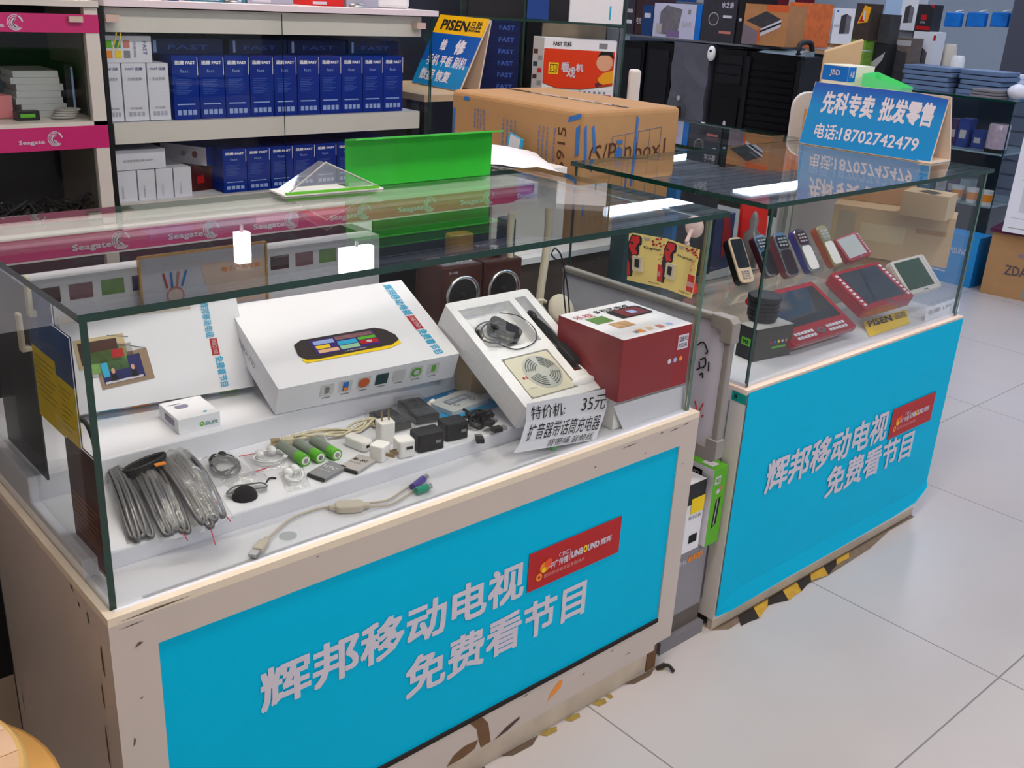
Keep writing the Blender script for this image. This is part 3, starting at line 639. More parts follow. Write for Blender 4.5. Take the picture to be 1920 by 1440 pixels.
# batteries
def battery(k, p, q, label):
    A0 = onz(*p,ZM+.0095); B0 = onz(*q,ZM+.0095); d = B0-A0; r = .0098
    t = thing('battery', label, 'battery', None, 'green tipped batteries')
    MB().cyl(A0, A0+d*.70, r, mat('grey_battery_wrap',(128,140,128),.3,coat=.3), 20).build('grey_wrap', t)
    ge = MB().cyl(A0+d*.70, B0, r, GREENP, 20).build('green_end', t)
    mb = MB(); e = d.normalized(); mb.cyl(B0, B0+e*.0008, r*.72, WHITE2, 18); mb.cyl(B0+e*.0008, B0+e*.0016, r*.42, METAL, 14); mb.build('terminal', ge)
battery(0, (526,836), (573,864), 'green tipped round battery nearest the earphone bags')
battery(1, (557,832), (601,858), 'green tipped round battery in the middle of the three')
battery(2, (588,827), (632,853), 'green tipped round battery nearest the white chargers')
def flatbat(P, m, label, word):
    C = sum((V(p) for p in px(P, ZM)), V())/4; q = px(P, ZM); U = (q[1]-q[0]); W = (q[3]-q[0]); ang = math.degrees(math.atan2(U.y,U.x))
    t = thing('phone_battery', label, 'battery', pose(C, ang))
    mb = MB(); mb.box((0,0,.0032), (.036,.054,.0055), m); mb.text(word, (-.014,.004,.0064), (.026,0,0), (0,.008,0), LETTER if m is not LGREY else INK, .02); mb.text('Li-ion 3.7V', (-.014,-.006,.0064), (.022,0,0), (0,.004,0), LETTER if m is not LGREY else INK); mb.build('cell', t, bev=.0008)
    MB().box((0,-.028,.0032), (.034,.004,.005), BLACK).build('contact_end', t)
flatbat([(605,872),(652,888),(622,903),(578,884)], GREY, 'dark grey flat phone battery in front of the green batteries', 'HTC')
flatbat([(655,858),(710,874),(685,890),(640,870)], LGREY, 'pale silver flat phone battery with a black end, under the white chargers', 'BL-5C')
# white chargers
def usb_slot(mb, c, M, w=.012): mb.box(c, (w,.0006,.005), BLACK, M)
t = thing('usb_charger', 'white rounded usb charger lying flat beside the green batteries', 'charger', pose(px([(672,838)],ZM)[0], 12))
mb = MB(); mb.rprism(.024,.050,.008,0,.018,WHITE2); mb.build('body', t, bev=.003); mb = MB(); usb_slot(mb, (0,-.0253,.010), None); mb.build('usb_port', t)
t = thing('usb_charger', 'white usb charger standing upright with two prongs in the air', 'charger', pose(px([(722,828)],ZM)[0], -10))
MB().rprism(.028,.026,.005,0,.040,WHITE2).build('body', t, bev=.002)
for s in (-1,1): MB().box((s*.0065,0,.049), (.0014,.006,.018), mat('brass_prong',(150,128,96),.3,.8)).build('prong', t)
t = thing('usb_charger', 'white cube charger lying with its two prongs pointing forward', 'charger', pose(px([(712,860)],ZM)[0], 25))
MB().rprism(.028,.026,.004,0,.028,WHITE2).build('body', t, bev=.002)
for s in (-1,1): MB().box((s*.0065+.004,-.021,.012), (.0014,.017,.006), mat('brass_prong',(150,128,96),.3,.8)).build('prong', t)
t = thing('usb_charger', 'white cube charger with its usb socket facing forward, next to the black chargers', 'charger', pose(px([(757,852)],ZM)[0], -12))
MB().rprism(.030,.030,.006,0,.031,WHITE2).build('body', t, bev=.003); mb = MB(); usb_slot(mb, (.004,-.0153,.018), None); mb.build('usb_port', t)
MB().box((-.019,-.004,.012), (.009,.0014,.006), mat('brass_prong',(150,128,96),.3,.8)).build('prong', t)
for (u,v,lab,s) in ((800,838,'black boxy wall charger right beside the white cube charger',1.0),(848,818,'black boxy wall charger with a usb socket, next to the black cables',.9)):
    t = thing('wall_charger', lab, 'charger', pose(px([(u,v)],ZM)[0], -8))
    MB().rprism(.050*s,.036,.005,0,.032,BLACK).build('body', t, bev=.002); mb = MB(); mb.box((.012,-.0184,.016), (.010,.0006,.005), GREY); mb.build('usb_port', t)
# clear printer cable
t = thing('printer_cable', 'clear beige usb printer cable bundled behind the green batteries', 'cable')
mb = MB(); rnd = random.Random(5); PC = mat('clear_beige_sheath',(206,196,168),.25,noise=.25,scale=60,coat=.4)
for k in range(6):
    o = lambda: V((0,(rnd.random()-.5)*.020,rnd.random()*.010))
    mb.tube([p+o() for p in px([(548,826),(590,820),(632,815),(668,806),(698,792),(706,802)], ZM+.004)], .0022, PC, 6, 4)
mb.build('leads', t)
mb = MB(); a = onz(508,829,ZM+.006); b = onz(552,825,ZM+.006); dv = b-a; mb.box((dv.length*.2,0,0),(dv.length*.42,.011,.009),mat('gold_plug',(190,168,120),.25,.9),pose(a,math.degrees(math.atan2(dv.y,dv.x)))); mb.box((dv.length*.75,0,0),(dv.length*.6,.014,.011),PC,pose(a,math.degrees(math.atan2(dv.y,dv.x)))); mb.build('plug', t, bev=.0008)
mb = MB(); mb.tube(px([(606,812),(610,822),(616,832)], ZM+.014), .0012, WHITE2, 5, 3); mb.build('tie', t)
# bagged remote controls
for i, (P, lab) in enumerate(((((690,784),(738,772),(776,806),(722,818)), 'black card remote in a clear sleeve, nearer the white chargers'), (((738,766),(786,757),(832,790),(780,804)), 'black card remote in a clear sleeve, against the blue card'))):
    q = px(P, ZM); C = sum(q, V())/4; U = q[1]-q[0]; W = q[0]-q[3]
    t = thing('remote_control', lab, 'remote control', pose(C+V((0,0,.003*i)), math.degrees(math.atan2(U.y,U.x))-2))
    w, d = U.length*.86, W.length*.86
    rb = MB().rprism(w,d,.004,.001,.014,BLACK).build('body', t, bev=.001)
    mb = MB()
    for r in range(7):
        for c in range(3): mb.rprism(w*.2,d*.075,.0015,.014,.0152,mat('charcoal_keys',(58,58,64),.5),None,n=2,cx=(c-1)*w*.28,cy=d*(.38-.125*r))
    mb.build('keypad', rb)
    MB().box((0,0,.009), (w+.008,d+.010,.0185), SLEEVE).build('sleeve', t)
# blue card with cassette adapter
q = px(((766,755),(872,719),(946,772),(822,796)), ZM); C = sum(q,V())/4
t = thing('cassette_adapter', 'clear cassette adapter fixed on a bright blue card, behind the black chargers', 'cassette', pose(C, 4))
mb = MB(); mb.box((0,0,.0008), (.145,.115,.0014), mat('sky_blue_card',(20,150,215),.45)); mb.text('MP3', (.03,.042,.0017), (.03,0,0), (0,.008,0), LETTER); mb.build('backing_card', t)
CL = mat('milky_clear_plastic',(196,202,206),.2,coat=.5)
mb = MB(); mb.rprism(.100,.064,.004,.0016,.012,CL,pose((.004,-.008,0),4)); cs = mb.build('cassette', t, bev=.001)
mb = MB(); MM = pose((.004,-.008,.0123),4); mb.box((0,.004,0),(.062,.020,.0004),mat('silver_label',(120,136,150),.4),MM); mb.text('DIGITAL', MM@V((-.024,.0,.0004)), (.046,0.003,0), (0,.009,0), LETTER, .02)
for s in (-1,1): mb.disc(MM@V((s*.021,-.014,.0003)), (.006,0,0), (0,.006,0), GREY, .5)
mb.build('label', cs)
MB().cyl((-.056,.014,.008),(-.034,.022,.010), .005, WHITE2, 12).build('plug_cap', t)
# black cable bundle
t = thing('cable_bundle', 'knotted bundle of short black usb cables by the side of the foam tray', 'cable')
rnd = random.Random(9); mb = MB(); C = onz(893,797,ZM)
for k in range(9):
    pts = [C+V(((rnd.random()-.5)*.062,(rnd.random()-.5)*.034,.004+.028*rnd.random())) for _ in range(5)]; mb.tube(pts, .0026, BLACK, 6, 4)
mb.build('cables', t)
mb = MB()
for (u,v,dz,yaw) in ((925,788,.016,20),(944,802,.010,-10),(897,818,.006,60),(913,775,.020,10)):
    Mq = pose(onz(u,v,ZM+dz), yaw); mb.box((0,0,0),(.010,.013,.006),METAL,Mq); mb.box((-.014,0,0),(.018,.014,.008),BLACK,Mq)
mb.build('usb_plugs', t, bev=.0008)
# clear bags
def pillow(P, z, hgt, seed, m=BAG, n=10):
    q = px(P, z); rnd = random.Random(seed); vs = []
    for i in range(n+1):
        for j in range(n+1):
            a, b = i/n, j/n; p = (q[0]*(1-a)+q[1]*a)*(1-b)+(q[3]*(1-a)+q[2]*a)*b
            e = (math.sin(math.pi*a)*math.sin(math.pi*b))**.5
            vs.append(p+V((0,0,.0012+hgt*e*(.75+.5*rnd.random()))))
    return vs, [(i*(n+1)+j,i*(n+1)+j+1,(i+1)*(n+1)+j+1,(i+1)*(n+1)+j) for i in range(n) for j in range(n)]
RSEAL = mat('red_zip_seal',(210,60,80),.4); GC = mat('grey_cable_sheath',(92,92,96),.35,coat=.3)
def cable_bag(name, label, P, z, seed, hgt, seals, coils, cm, r=.0028, cat='cable bag', extra=None):
    t = thing(name, label, cat)
    mb = MB(); q = px(P, z); rnd = random.Random(seed)
    for k in range(coils):
        loop = []
        for i in range(10):
            an = 2*math.pi*i/10; a = .5+(.36-.028*k)*math.cos(an)+.05*(rnd.random()-.5); b = .5+(.34-.03*k)*math.sin(an)+.05*(rnd.random()-.5)
            loop.append((q[0]*(1-a)+q[1]*a)*(1-b)+(q[3]*(1-a)+q[2]*a)*b+V((0,0,.004+hgt*.55*rnd.random())))
        mb.tube(loop, r, cm, 6, 4, True)
    if extra: extra(mb, q)
    mb.build('coiled_lead', t)
    vs, fs = pillow(P, z, hgt, seed); mb = MB(); mb.add(vs, fs, BAG, None, True); mb.build('bag', t)
    if seals:
        mb = MB()
        for s in seals: mb.tube([p+V((0,0,.004)) for p in px(s, z)], .0009, RSEAL, 5, 1)
        mb.build('zip_seal', t)
    return t
# three overlapping bags of av leads (grey cables)
def long_loops(P, seed, cm):
    def f(mb, q):
        rnd = random.Random(seed)
        for k in range(5):
            a0 = .12+.13*k; a1 = a0+.16+.06*rnd.random(); e0 = .04+.08*rnd.random(); e1 = .90+.06*rnd.random(); hz = .012+.012*rnd.random()
            mb.tube([(q[0]*(1-a)+q[1]*a)*(1-b)+(q[3]*(1-a)+q[2]*a)*b+V((0,0,.005+hz*math.sin(math.pi*min(1,max(0,b))))) for a, b in ((a0,e0),(a0+.02,.35),(a0,.65),(a0+.01,e1),((a0+a1)/2,e1+.05),(a1,e1),(a1+.02,.65),(a1,.35),(a1,e0),((a0+a1)/2,e0-.05))], .0030, cm, 7, 4, True)
    return f
cable_bag('cable_bag', 'clear zip bag of grey cable lying outermost near the corner glass', ((192,880),(215,858),(300,1010),(238,1022)), ZM, 21, .018, None, 1, GC, extra=long_loops(None,4,GC))
cable_bag('cable_bag', 'clear zip bag of grey cable in the middle of the overlapping row, with black ends', ((225,880),(300,850),(372,1000),(300,1018)), ZM, 22, .026, [((336,988),(352,1018))], 1, GC, extra=long_loops(None,6,GC))
cable_bag('cable_bag', 'clear zip bag of thick grey cable with long red seal, on top of the row', ((270,868),(352,838),(440,972),(372,1004)), ZM+.006, 23, .034, [((334,842),(432,982)),((392,982),(404,1026))], 2, GC, extra=long_loops(None,8,GC))
t = thing('lead_coil', 'small black coiled lead with an orange tag at the back of the cable bags', 'cable')
mb = MB(); C = onz(272,880,ZM+.022)
for k in range(5): mb.tube([C+V((.032*math.cos(a)+.012*math.sin(a),.014*math.sin(a),.003*k+.004*math.cos(a))) for a in [2*math.pi*i/10 for i in range(10)]], .0026, BLACK, 6, 4, True)
mb.build('coil', t); MB().box(onz(300,870,ZM+.035), (.016,.008,.002), ORANGE).build('tag', t)
t = thing('antenna_lead', 'black flexible lead arching up against the side glass of the cream counter', 'cable')
mb = MB(); mb.tube([onx(125,815,.035), onx(130,790,.04), onx(145,783,.045), onx(165,800,.05), onx(180,850,.055), onx(190,930,.06), onx(190,985,.06)], .0030, BLACK, 8, 6); mb.build('lead', t)
def buds(cm):
    def f(mb, q):
        c = sum(q,V())/4
        for s in ((-.2,.2),(.1,.28)):
            p = c+(q[1]-q[0])*s[0]+(q[0]-q[3])*s[1]; mb.ball(p+V((0,0,.009)), .008, cm, (1,1.2,1), 12)
    return f
cable_bag('earphone_bag', 'small clear bag of black earphones next to the thick cable bag', ((368,866),(430,848),(482,892),(405,916)), ZM, 31, .016, None, 5, BLACK, .0016, 'earphones', buds(BLACK))
EAR = mat('white_earphone_plastic',(222,222,224),.25,coat=.4)
cable_bag('earphone_bag', 'clear bag with red seal holding white earphones beside the green batteries', ((455,858),(535,838),(562,872),(478,888)), ZM, 32, .012, [((448,860),(500,850)),((480,888),(505,880))], 3, EAR, .0014, 'earphones', buds(EAR))
cable_bag('earphone_bag', 'little clear bag of white earphones lying in front of the others', ((522,888),(568,876),(582,912),(536,924)), ZM, 33, .012, None, 4, EAR, .0014, 'earphones', buds(EAR))
t = thing('clip_microphone', 'small black foam topped clip microphone half out of its clear bag', 'microphone')
mb = MB(); c = onz(459,932,ZF+.026); mb.ball(c, .0185, mat('black_foam',(26,24,28),.95,bump=.6,scale=300), (1.05,1,1), 16); mb.build('foam_ball', t)
mb = MB(); mb.tube([c+V((.014,.004,.0)), onz(492,917,ZF+.02), onz(510,905,ZF+.02), onz(517,897,ZF+.026), onz(505,897,ZF+.028), onz(498,908,ZF+.024)], .0016, BLACK, 6, 5)
for k in range(4): mb.tube([onz(u,v,ZM+.004+.002*k) for u,v in ((425,925),(440,912),(465,908),(490,905),(500,912),(470,918),(440,924))], .0013, GC, 5, 4, True)
mb.build('lead', t)
mb = MB(); a = onz(487,939,ZF+.006); mb.box((0,0,0), (.016,.013,.010), BLACK, pose(onz(498,932,ZF+.007), 25)); mb.cyl(a+V((.004,0,0)), a-V((.016,.004,0)), .0017, METAL, 8); mb.build('jack_plug', t, bev=.001)
vs, fs = pillow(((405,905),(500,888),(512,908),(425,925)), ZM-.006, .014, 41); mb = MB(); mb.add(vs, fs, BAG, None, True); mb.build('bag', t)

# leaflets against the left glass, inside
def leaflet(label, P, m_top, m_bot, split, xoff, rot=0, group=None):
    (y0,z0,y1,z1) = P; t = thing('leaflet', label, 'leaflet'); mb = MB(); x = xoff; zs = z0+(z1-z0)*split
    mb.box((x-.0006,(y0+y1)/2,(z0+z1)/2), (.001,y1-y0,z1-z0), PAPER)
    for s in (-1,1):
        xx = x+s*.0016
        mb.quad((xx,y1,zs),(xx,y0,zs),(xx,y0,z1),(xx,y1,z1), m_top); mb.quad((xx,y1,z0),(xx,y0,z0),(xx,y0,zs),(xx,y1,zs), m_bot)
    xx = x-.0022
    for k in range(8): mb.quad((xx,y1-.008,zs-.012-.008*k),(xx,y0+.012+.01*(k%3),zs-.012-.008*k),(xx,y0+.012+.01*(k%3),zs-.0132-.008*k),(xx,y1-.008,zs-.0132-.008*k), mat('brown_small_print',(170,146,30),.6))
    mb.build('sheet', t); return t
NAVY = mat('navy_photo_print',(36,78,140),.4,noise=.5,scale=18)
leaflet('yellow and navy leaflet standing inside the left glass, nearest the corner', (.105,.795,.168,.945), NAVY, YEL, .55, .026)
leaflet('yellow and navy leaflet standing inside the left glass, further back', (.172,.785,.27,.975), NAVY, YEL, .55, .03)
leaflet('dark red and blue photo leaflet low in the near left corner of the case', (.075,.612,.19,.785), mat('brown_photo_print',(84,52,36),.4,noise=.6,scale=25), mat('dark_red_photo_print',(96,20,30),.4,noise=.6,scale=25), .6, .034)
# sticker and clamp on the left glass rim, white hooks
for k, (y,z) in enumerate(((.235,.965),(.29,.90))):
    t = thing('suction_hook', ('white suction hook high on the left glass near the front', 'white suction hook on the left glass, further back and lower')[k], 'hook')
    mb = MB(); mb.box((.022,y,z), (.006,.014,.055), mat('ivory_plastic',(214,206,186),.4)); mb.box((.030,y,z-.024), (.016,.012,.008), mat('ivory_plastic',(214,206,186),.4)); mb.build('hook', t, bev=.002)

# memory cards hanging on the right glass
t = thing('suction_hook', 'pinkish white round suction hook on the right glass above the card packs', 'hook')
C = onx(1303,425,1.156); mb = MB(); PNK = mat('pinkish_white_plastic',(222,196,196),.35)
mb.lathe([(.021,0),(.020,.004),(.010,.008),(1e-5,.009)], PNK, Matrix.Translation(C) @ Matrix.Rotation(R_(-90),4,'Y'), 24); mb.build('suction_disc', t)
mb = MB(); mb.tube([C+V((-.008,0,-.004)), C+V((-.016,0,-.02)), C+V((-.020,0,-.028)), C+V((-.014,0,-.032))], .004, PNK, 8, 4); mb.build('hook', t)
CARDY = mat('pale_yellow_card',(238,214,130),.45,noise=.04); CARDR = mat('scarlet_print',(206,30,26),.45)
def blister(label, x, y0, y1, z0, z1, tilt):
    W_, H_ = y1-y0, z1-z0
    M = Matrix.Translation(V((x,(y0+y1)/2,(z0+z1)/2))) @ Matrix.Rotation(R_(tilt),4,'X') @ Matrix(((0,0,-1,0),(-1,0,0,0),(0,1,0,0),(0,0,0,1)))
    # local: x = reading direction (towards -y), y = up, z = towards the shop side (-x)
    t = thing('memory_card_pack', label, 'memory card', M)
    q = lambda a, b, l=1: V(((a-.5)*W_, (b-.5)*H_, .0006*l))
    mb = MB(); mb.box((0,0,-.0004), (W_,H_,.0008), CARDY)
    def pl(pts, m, l=1): mb.poly([q(a,b,l) for a,b in pts], m)
    pl([(0,.10),(.13,.10),(.16,.30),(.24,.42),(.24,.52),(.30,.60),(.29,.75),(.36,.80),(.36,.93),(.30,.97),(.08,.97),(0,.80)], INK, 1)
    pl([(.02,.72),(.10,.94),(.29,.95),(.31,.85),(.25,.78),(.20,.70),(.23,.64),(.27,.62),(.24,.58),(.12,.56)], CARDR, 2)
    pl([(.04,.80),(.12,.82),(.17,.79),(.11,.77)], INK, 3); pl([(.09,.52),(.14,.54),(.21,.53),(.20,.46),(.11,.47)], CARDR, 2); pl([(0,.12),(.08,.12),(.06,.36),(.0,.46)], CARDR, 2)
    for k in range(14): 
        a = .60+.36*random.random(); b = .80+.17*random.random(); pl([(a,b),(a+.06,b+.01),(a+.05,b+.04),(a+.01,b+.035)], CARDR, 2)
    for k in range(8):
        a = .80+.14*random.random(); b = .50+.25*random.random(); pl([(a,b),(a+.05,b+.01),(a+.04,b+.03)], CARDR, 2)
    mb.text('Kingston', q(.42,.72,2), q(.86,.72,2)-q(.42,.72,2), (0,H_*.06,0), INK, .02)
    pl([(.80,.12),(.99,.12),(.99,.46),(.80,.46)], CARDR, 1); pl([(.80,.22),(.99,.22),(.99,.32),(.80,.32)], mat('pale_red_lettering',(214,150,150),.5), 2)
    mb.text('Kingston', q(.60,.05,2), q(.92,.05,2)-q(.60,.05,2), (0,H_*.03,0), INK, .02)
    pl([(.40,.955),(.58,.955),(.55,.90),(.43,.90)], LGREY, 2); mb.build('backing_card', t)
    MB().box((-.02*W_/.1,-.10*H_,.003), (W_*.26,H_*.30,.005), mat('blister_plastic',(206,196,170),.15,coat=.6)).build('blister', t)
    mb = MB(); mb.box((-.02*W_/.1,-.09*H_,.006), (W_*.12,H_*.17,.001), INK); mb.build('memory_card', t)
blister('yellow and red memory card pack hanging on the hook side, further from the front', 1.146, .100, .198, .838, .935, -4)
blister('yellow and red memory card pack hanging nearest the front glass', 1.141, .022, .105, .842, .938, 3)

for k, (x, w, hh, c, lab) in enumerate(((1.085,.09,.17,mat('dark_plum_packet',(60,34,52),.35,noise=.5,scale=20,coat=.4),'dark plum packet upright at the back of the cream counter'),(1.005,.06,.20,mat('amber_packet',(190,140,30),.4,noise=.3,scale=20),'amber yellow packet upright at the back of the cream counter'),(1.140,.035,.22,mat('deep_teal_packet',(24,60,84),.35,noise=.5,scale=20,coat=.4),'deep teal packet upright at the back of the cream counter'))):
    t = thing('goods_packet', lab, 'packet', pose((x,.56,.6725), 4-3*k)); mb = MB(); mb.rprism(w,.04,.012,0,hh,c); mb.build('packet', t, bev=.006)
mb = MB(); mb.b2((.031,.285,.675),(.034,.46,.965), mat('smoky_folder',(62,62,66),.35,noise=.4,scale=10)); tag(mb.build('plastic_folder'), 'smoky grey plastic folder standing against the side glass behind the leaflets', 'folder')
# wooden speakers at the back
t = thing('speaker_set', 'pair of joined red-brown wooden speakers with chrome ringed cones behind the white boxes', 'loudspeaker', pose((.965,.475,.6725), -4))
for k in (-1,1):
    cb = MB().box((k*.052,.0,.085), (.100,.10,.17), WOODR).build('cabinet', t, bev=.004)
    mb = MB(); Mr = Matrix.Translation((k*.052,-.0502,.108)) @ Matrix.Rotation(R_(90),4,'X')
    mb.lathe([(.041,0),(.042,.006),(.037,.008),(.034,.004)], CHROME, Mr, 32, True, False); mb.build('chrome_ring', cb)
    mb = MB(); mb.lathe([(.034,.003),(.030,.001),(.012,-.0005+.002),(1e-5,.006)], BLACK, Mr, 28); mb.build('cone', cb)
mb = MB(); mb.quad((-.092,-.04,.1704),(-.012,-.04,.1704),(-.012,.03,.1704),(-.092,.03,.1704), mat('silver_control_plate',(150,150,156),.3,.6)); mb.box((-.05,.012,.172), (.022,.018,.003), BLACK)
for i in range(7): mb.box((-.084+.011*i,-.025,.1715), (.005,.006,.0015), LETTER)
mb.text('D-USB', (-.085,-.0506,.155), (.020,0,0), (0,.0,.004), LETTER); mb.build('control_plate', t)
MB().lathe([(.012,0),(.018,.004),(.011,.016),(.010,.02)], CHROME, Matrix.Translation((.055,-.01,.1701)), 20).build('volume_knob', t)
# ivory clip lamp / hose and fittings
t = thing('clip_fan', 'ivory gooseneck clip with a round base plate standing behind the foam tray', 'clip lamp', pose((1.075,.40,.6725)))
IV = mat('ivory_plastic',(214,206,186),.4)
mb = MB(); mb.tube([(-.03,.02,.012),(-.032,.03,.10),(-.035,.035,.20),(-.03,.04,.262)], .0075, IV, 10, 5); mb.build('gooseneck', t)
mb = MB(); mb.tube([(.045,.02,.012),(.06,.03,.09),(.075,.035,.19),(.078,.04,.262)], .009, IV, 10, 5); mb.build('second_neck', t)
mb = MB(); mb.lathe([(.034,0),(.034,.006),(.026,.010),(1e-5,.012)], IV, pose((.045,-.05,.062), 0, 60), 28); mb.build('round_plate', t)
mb = MB(); mb.rprism(.06,.045,.014,0,.016,IV,pose((-.012,-.02,.05),-20,25)); mb.tube([(-.03,-.02,.07),(.0,-.03,.085),(.02,-.03,.078)], .004, IV, 8, 4); mb.build('clip_jaw', t, bev=.002)
MB().box((.01,-.005,.02), (.13,.09,.04), DARK).build('base_block', t)
t = thing('desk_microphone', 'thin black wire stand with a looped top behind the wine red carton', 'microphone stand', pose((1.10,.30,.6725)))
mb = MB()
for s in (-1,1): mb.tube([(s*.004,0,.03),(s*.006-.01,.01,.12),(-.02,.01,.17),(-.045+s*.012,.01,.20),(-.05,.01,.215)], .0018, BLACK, 6, 5)
mb.build('wire_stem', t); MB().lathe([(.045,0),(.045,.008),(.03,.02),(.006,.035)], BLACKG, None, 24).build('round_base', t)
mb = MB(); mb.box((0,0,0),(.08,.06,.012),mat('ochre_card',(214,176,60),.5)); tag(mb.build('yellow_carton', None, pose((.72,.53,.84))), 'small yellow carton glimpsed behind the tilted tablet box', 'box')
bpy.data.objects['yellow_carton'].location = (.745,.535,.6785)

# ------------------------------------------------------------------ inside counter B
t = thing('portable_speaker', 'black ridged cylindrical speaker shaped like a camera lens, on a dark box', 'loudspeaker', pose(onz(1320+370*.2917,340+893*.2917,.688)+V((0,.0,0)), 0) @ Matrix.Diagonal((1.25,1.25,.95,1)))
mb = MB(); prof = [(.024,0),(.026,.004),(.026,.010),(.024,.012)]
z = .012
for k in range(4): prof += [(.0285,z),(.0285,z+.007),(.0265,z+.008),(.0265,z+.010)]; z += .010
prof += [(.031,z),(.031,z+.012),(.029,z+.014)]; mb.lathe(prof, BLACK, None, 36, False); mb.build('barrel', t)
MB().lathe([(.029,z+.013),(.024,z+.0135),(.010,z+.012),(1e-5,z+.012)], GREY, None, 32).build('top_mesh', t)
for zz in (.011, z): MB().lathe([(.0262,zz),(.0312 if zz>.02 else .0275,zz+.001),(.0262,zz+.002)], CHROME, None, 32).build('silver_ring', t)
DKB = mat('charcoal_card',(62,60,58),.4,noise=.05); Mb = pose((1.5652,.1251,.6505), -8.5); dd = (.1193,.0555,.0755)
carton('speaker_box', 'charcoal box with coloured dots under the lens shaped speaker', 'box', Mb, dd, DKB,
    [rect('left', (0,0,1,1), BLACK), rect('left', (.25,.42,.75,.66), GREENP, 1), txt('left', (.34,.47,.66,.61), 'M6', INK, .03, 0, 2), rect('top', (0,0,1,1), mat('silver_card',(176,176,176),.4))] +
    [dot('front', (.42+.105*k,.52), .0035, [REDP, BLUE, YEL, LETTER, mat('rose_print',(196,120,110),.5)][k]) for k in range(5)] + [rect('front', (.46,.32,.84,.38), GREENP)])
def handset(label, loc, yaw, pitch, roll, dims, style):
    M = pose(loc, yaw, pitch, roll); w, d, h = dims
    t = thing('radio_speaker', label, 'pocket radio', M, 'pocket radios leaning on the clear riser')
    side, frame, front, low = style
    MB().rprism(w,d,w*.28,-h/2,h*.30,side).build('back_shell', t, bev=.0015)
    mb = MB(); mb.rprism(w,d,w*.28,h*.30,h*.5,frame); fr_ = mb.build('front_rim', t, bev=.001)
    if low == 'keys':
        MB().rprism(w*.82,d*.64,.004,h*.5,h*.5+.001,front,None,n=3,cx=.001,cy=d*.14).build('display', fr_)
        mb = MB()
        for r in range(4):
            for c in range(3): mb.box(((c-1)*w*.2,-d*.26-r*d*.05,h*.5+.0008), (w*.14,d*.03,.0012), GREY)
        mb.build('keypad', fr_)
    else:
        MB().rprism(w*.80,d*.56,w*.2,h*.5,h*.5+.001,front,None,n=4,cy=-d*.18).build('speaker_grille', fr_)
        MB().rprism(w*.80,d*.30,w*.16,h*.5,h*.5+.001,low,None,n=4,cy=d*.28).build('display', fr_)
        mb = MB()
        for r in range(3):
            for c in range(3): mb.box(((c-1)*w*.22,d*(.21+.075*r),h*.5+.0016), (w*.15,d*.035,.0012), mat('silver_keys',(190,192,196),.3,.5))
        mb.build('keypad', fr_)
    return t
ZZ = 0
handset('black pocket radio with pale gold front and long dark display, end of the radio row', (1.7871,.3804,.7464), -10, 55.2, .5, (.0488,.1229,.026), (BLACK, mat('pale_gold_plastic',(214,190,160),.3,coat=.4), SCREEN, 'keys'))
handset('dark chrome rimmed pocket radio behind the corner glass', (1.9073,.3851,.7429), -5.1, 52.2, .3, (.0496,.1180,.022), (mat('dark_maroon_gloss',(60,16,26),.15,coat=.6), CHROME, BLACKG, mat('smoky_chrome',(120,120,124),.15,.9)))
handset('black and maroon pocket radio with silver keys, third along the row', (1.9548,.3563,.7455), -7.1, 53.3, .1, (.0497,.1233,.024), (mat('maroon_gloss',(104,20,30),.15,coat=.6), CHROME, mat('black_maroon_gloss',(36,14,22),.12,coat=.8), BLACKG))
handset('white fronted pocket radio with deep blue sides', (2.0511,.3560,.7455), -2.3, 52.1, -.3, (.0502,.1248,.024), (mat('ultramarine_gloss',(30,40,130),.2,coat=.6), CHROME, WHITE2, mat('dark_maroon_gloss',(60,16,26),.15,coat=.6)))
handset('white fronted pocket radio with red and gold sides', (2.1634,.3561,.7441), .2, 50.6, -.3, (.0503,.1233,.024), (mat('red_gold_gloss',(150,70,30),.2,coat=.6), mat('gold_chrome',(206,186,130),.2,.9), WHITE2, mat('silver_gold',(170,160,130),.25,.6)))
def player(name, label, M, dims, shell, rim, scr, keys='right', cat='media player'):
    w, d, h = dims; t = thing(name, label, cat, M)
    MB().rprism(w,d,.010,-h/2,h*.28,shell).build('back_shell', t, bev=.002)
    fr_ = MB().rprism(w*.985,d*.985,.009,h*.28,h*.5,rim).build('front_rim', t, bev=.001)
    if keys == 'bottom':
        MB().box((0,d*.10,h*.5+.0006), (w*.86,d*.62,.001), scr).build('display', fr_)
        mb = MB(); 
        for s in (-1,1):
            for r in range(2):
                for c in range(6): mb.box((s*w*.24+(c-2.5)*w*.048,-d*(.34+.075*r),h*.5+.0012), (w*.036,d*.045,.0016), LETTER)
        mb.disc((0,-d*.375,h*.5+.0015), (w*.06,0,0), (0,d*.05,0), CHROME, .5); mb.build('keypad', fr_)
    else:
        MB().box((-w*(.0 if keys=='both' else .05),d*.02,h*.5+.0006), (w*(.74 if keys=='both' else .74),d*.80,.001), scr).build('display', fr_)
        mb = MB()
        for r in range(9):
            for s in ((-1,1) if keys == 'both' else (1,)): mb.box((s*w*.435,d*(.38-.095*r),h*.5+.001), (w*.045,d*.055,.0016), LETTER)
        mb.build('keypad', fr_)
        mb = MB(); mb.box((w*.02,-d*.45,h*.5+.0006), (w*.12,d*.03,.0012), CHROME); mb.build('badge', fr_)
    return t
player('video_player', 'red pocket video player with a silver screen at the end of the radio row', pose((2.262,.335,.7330), -9.8, 41.2, -10.4), (.0942,.0819,.02), REDG, REDG, mat('silver_screen', (180,186,190)))
player('video_player', 'large flat dark red video player with rows of white keys along its lower edge', pose((1.7436,.148,.6745), -.9, 28.9, -.1), (.2728,.1679,.015), REDG, REDG, SCREEN, 'bottom')
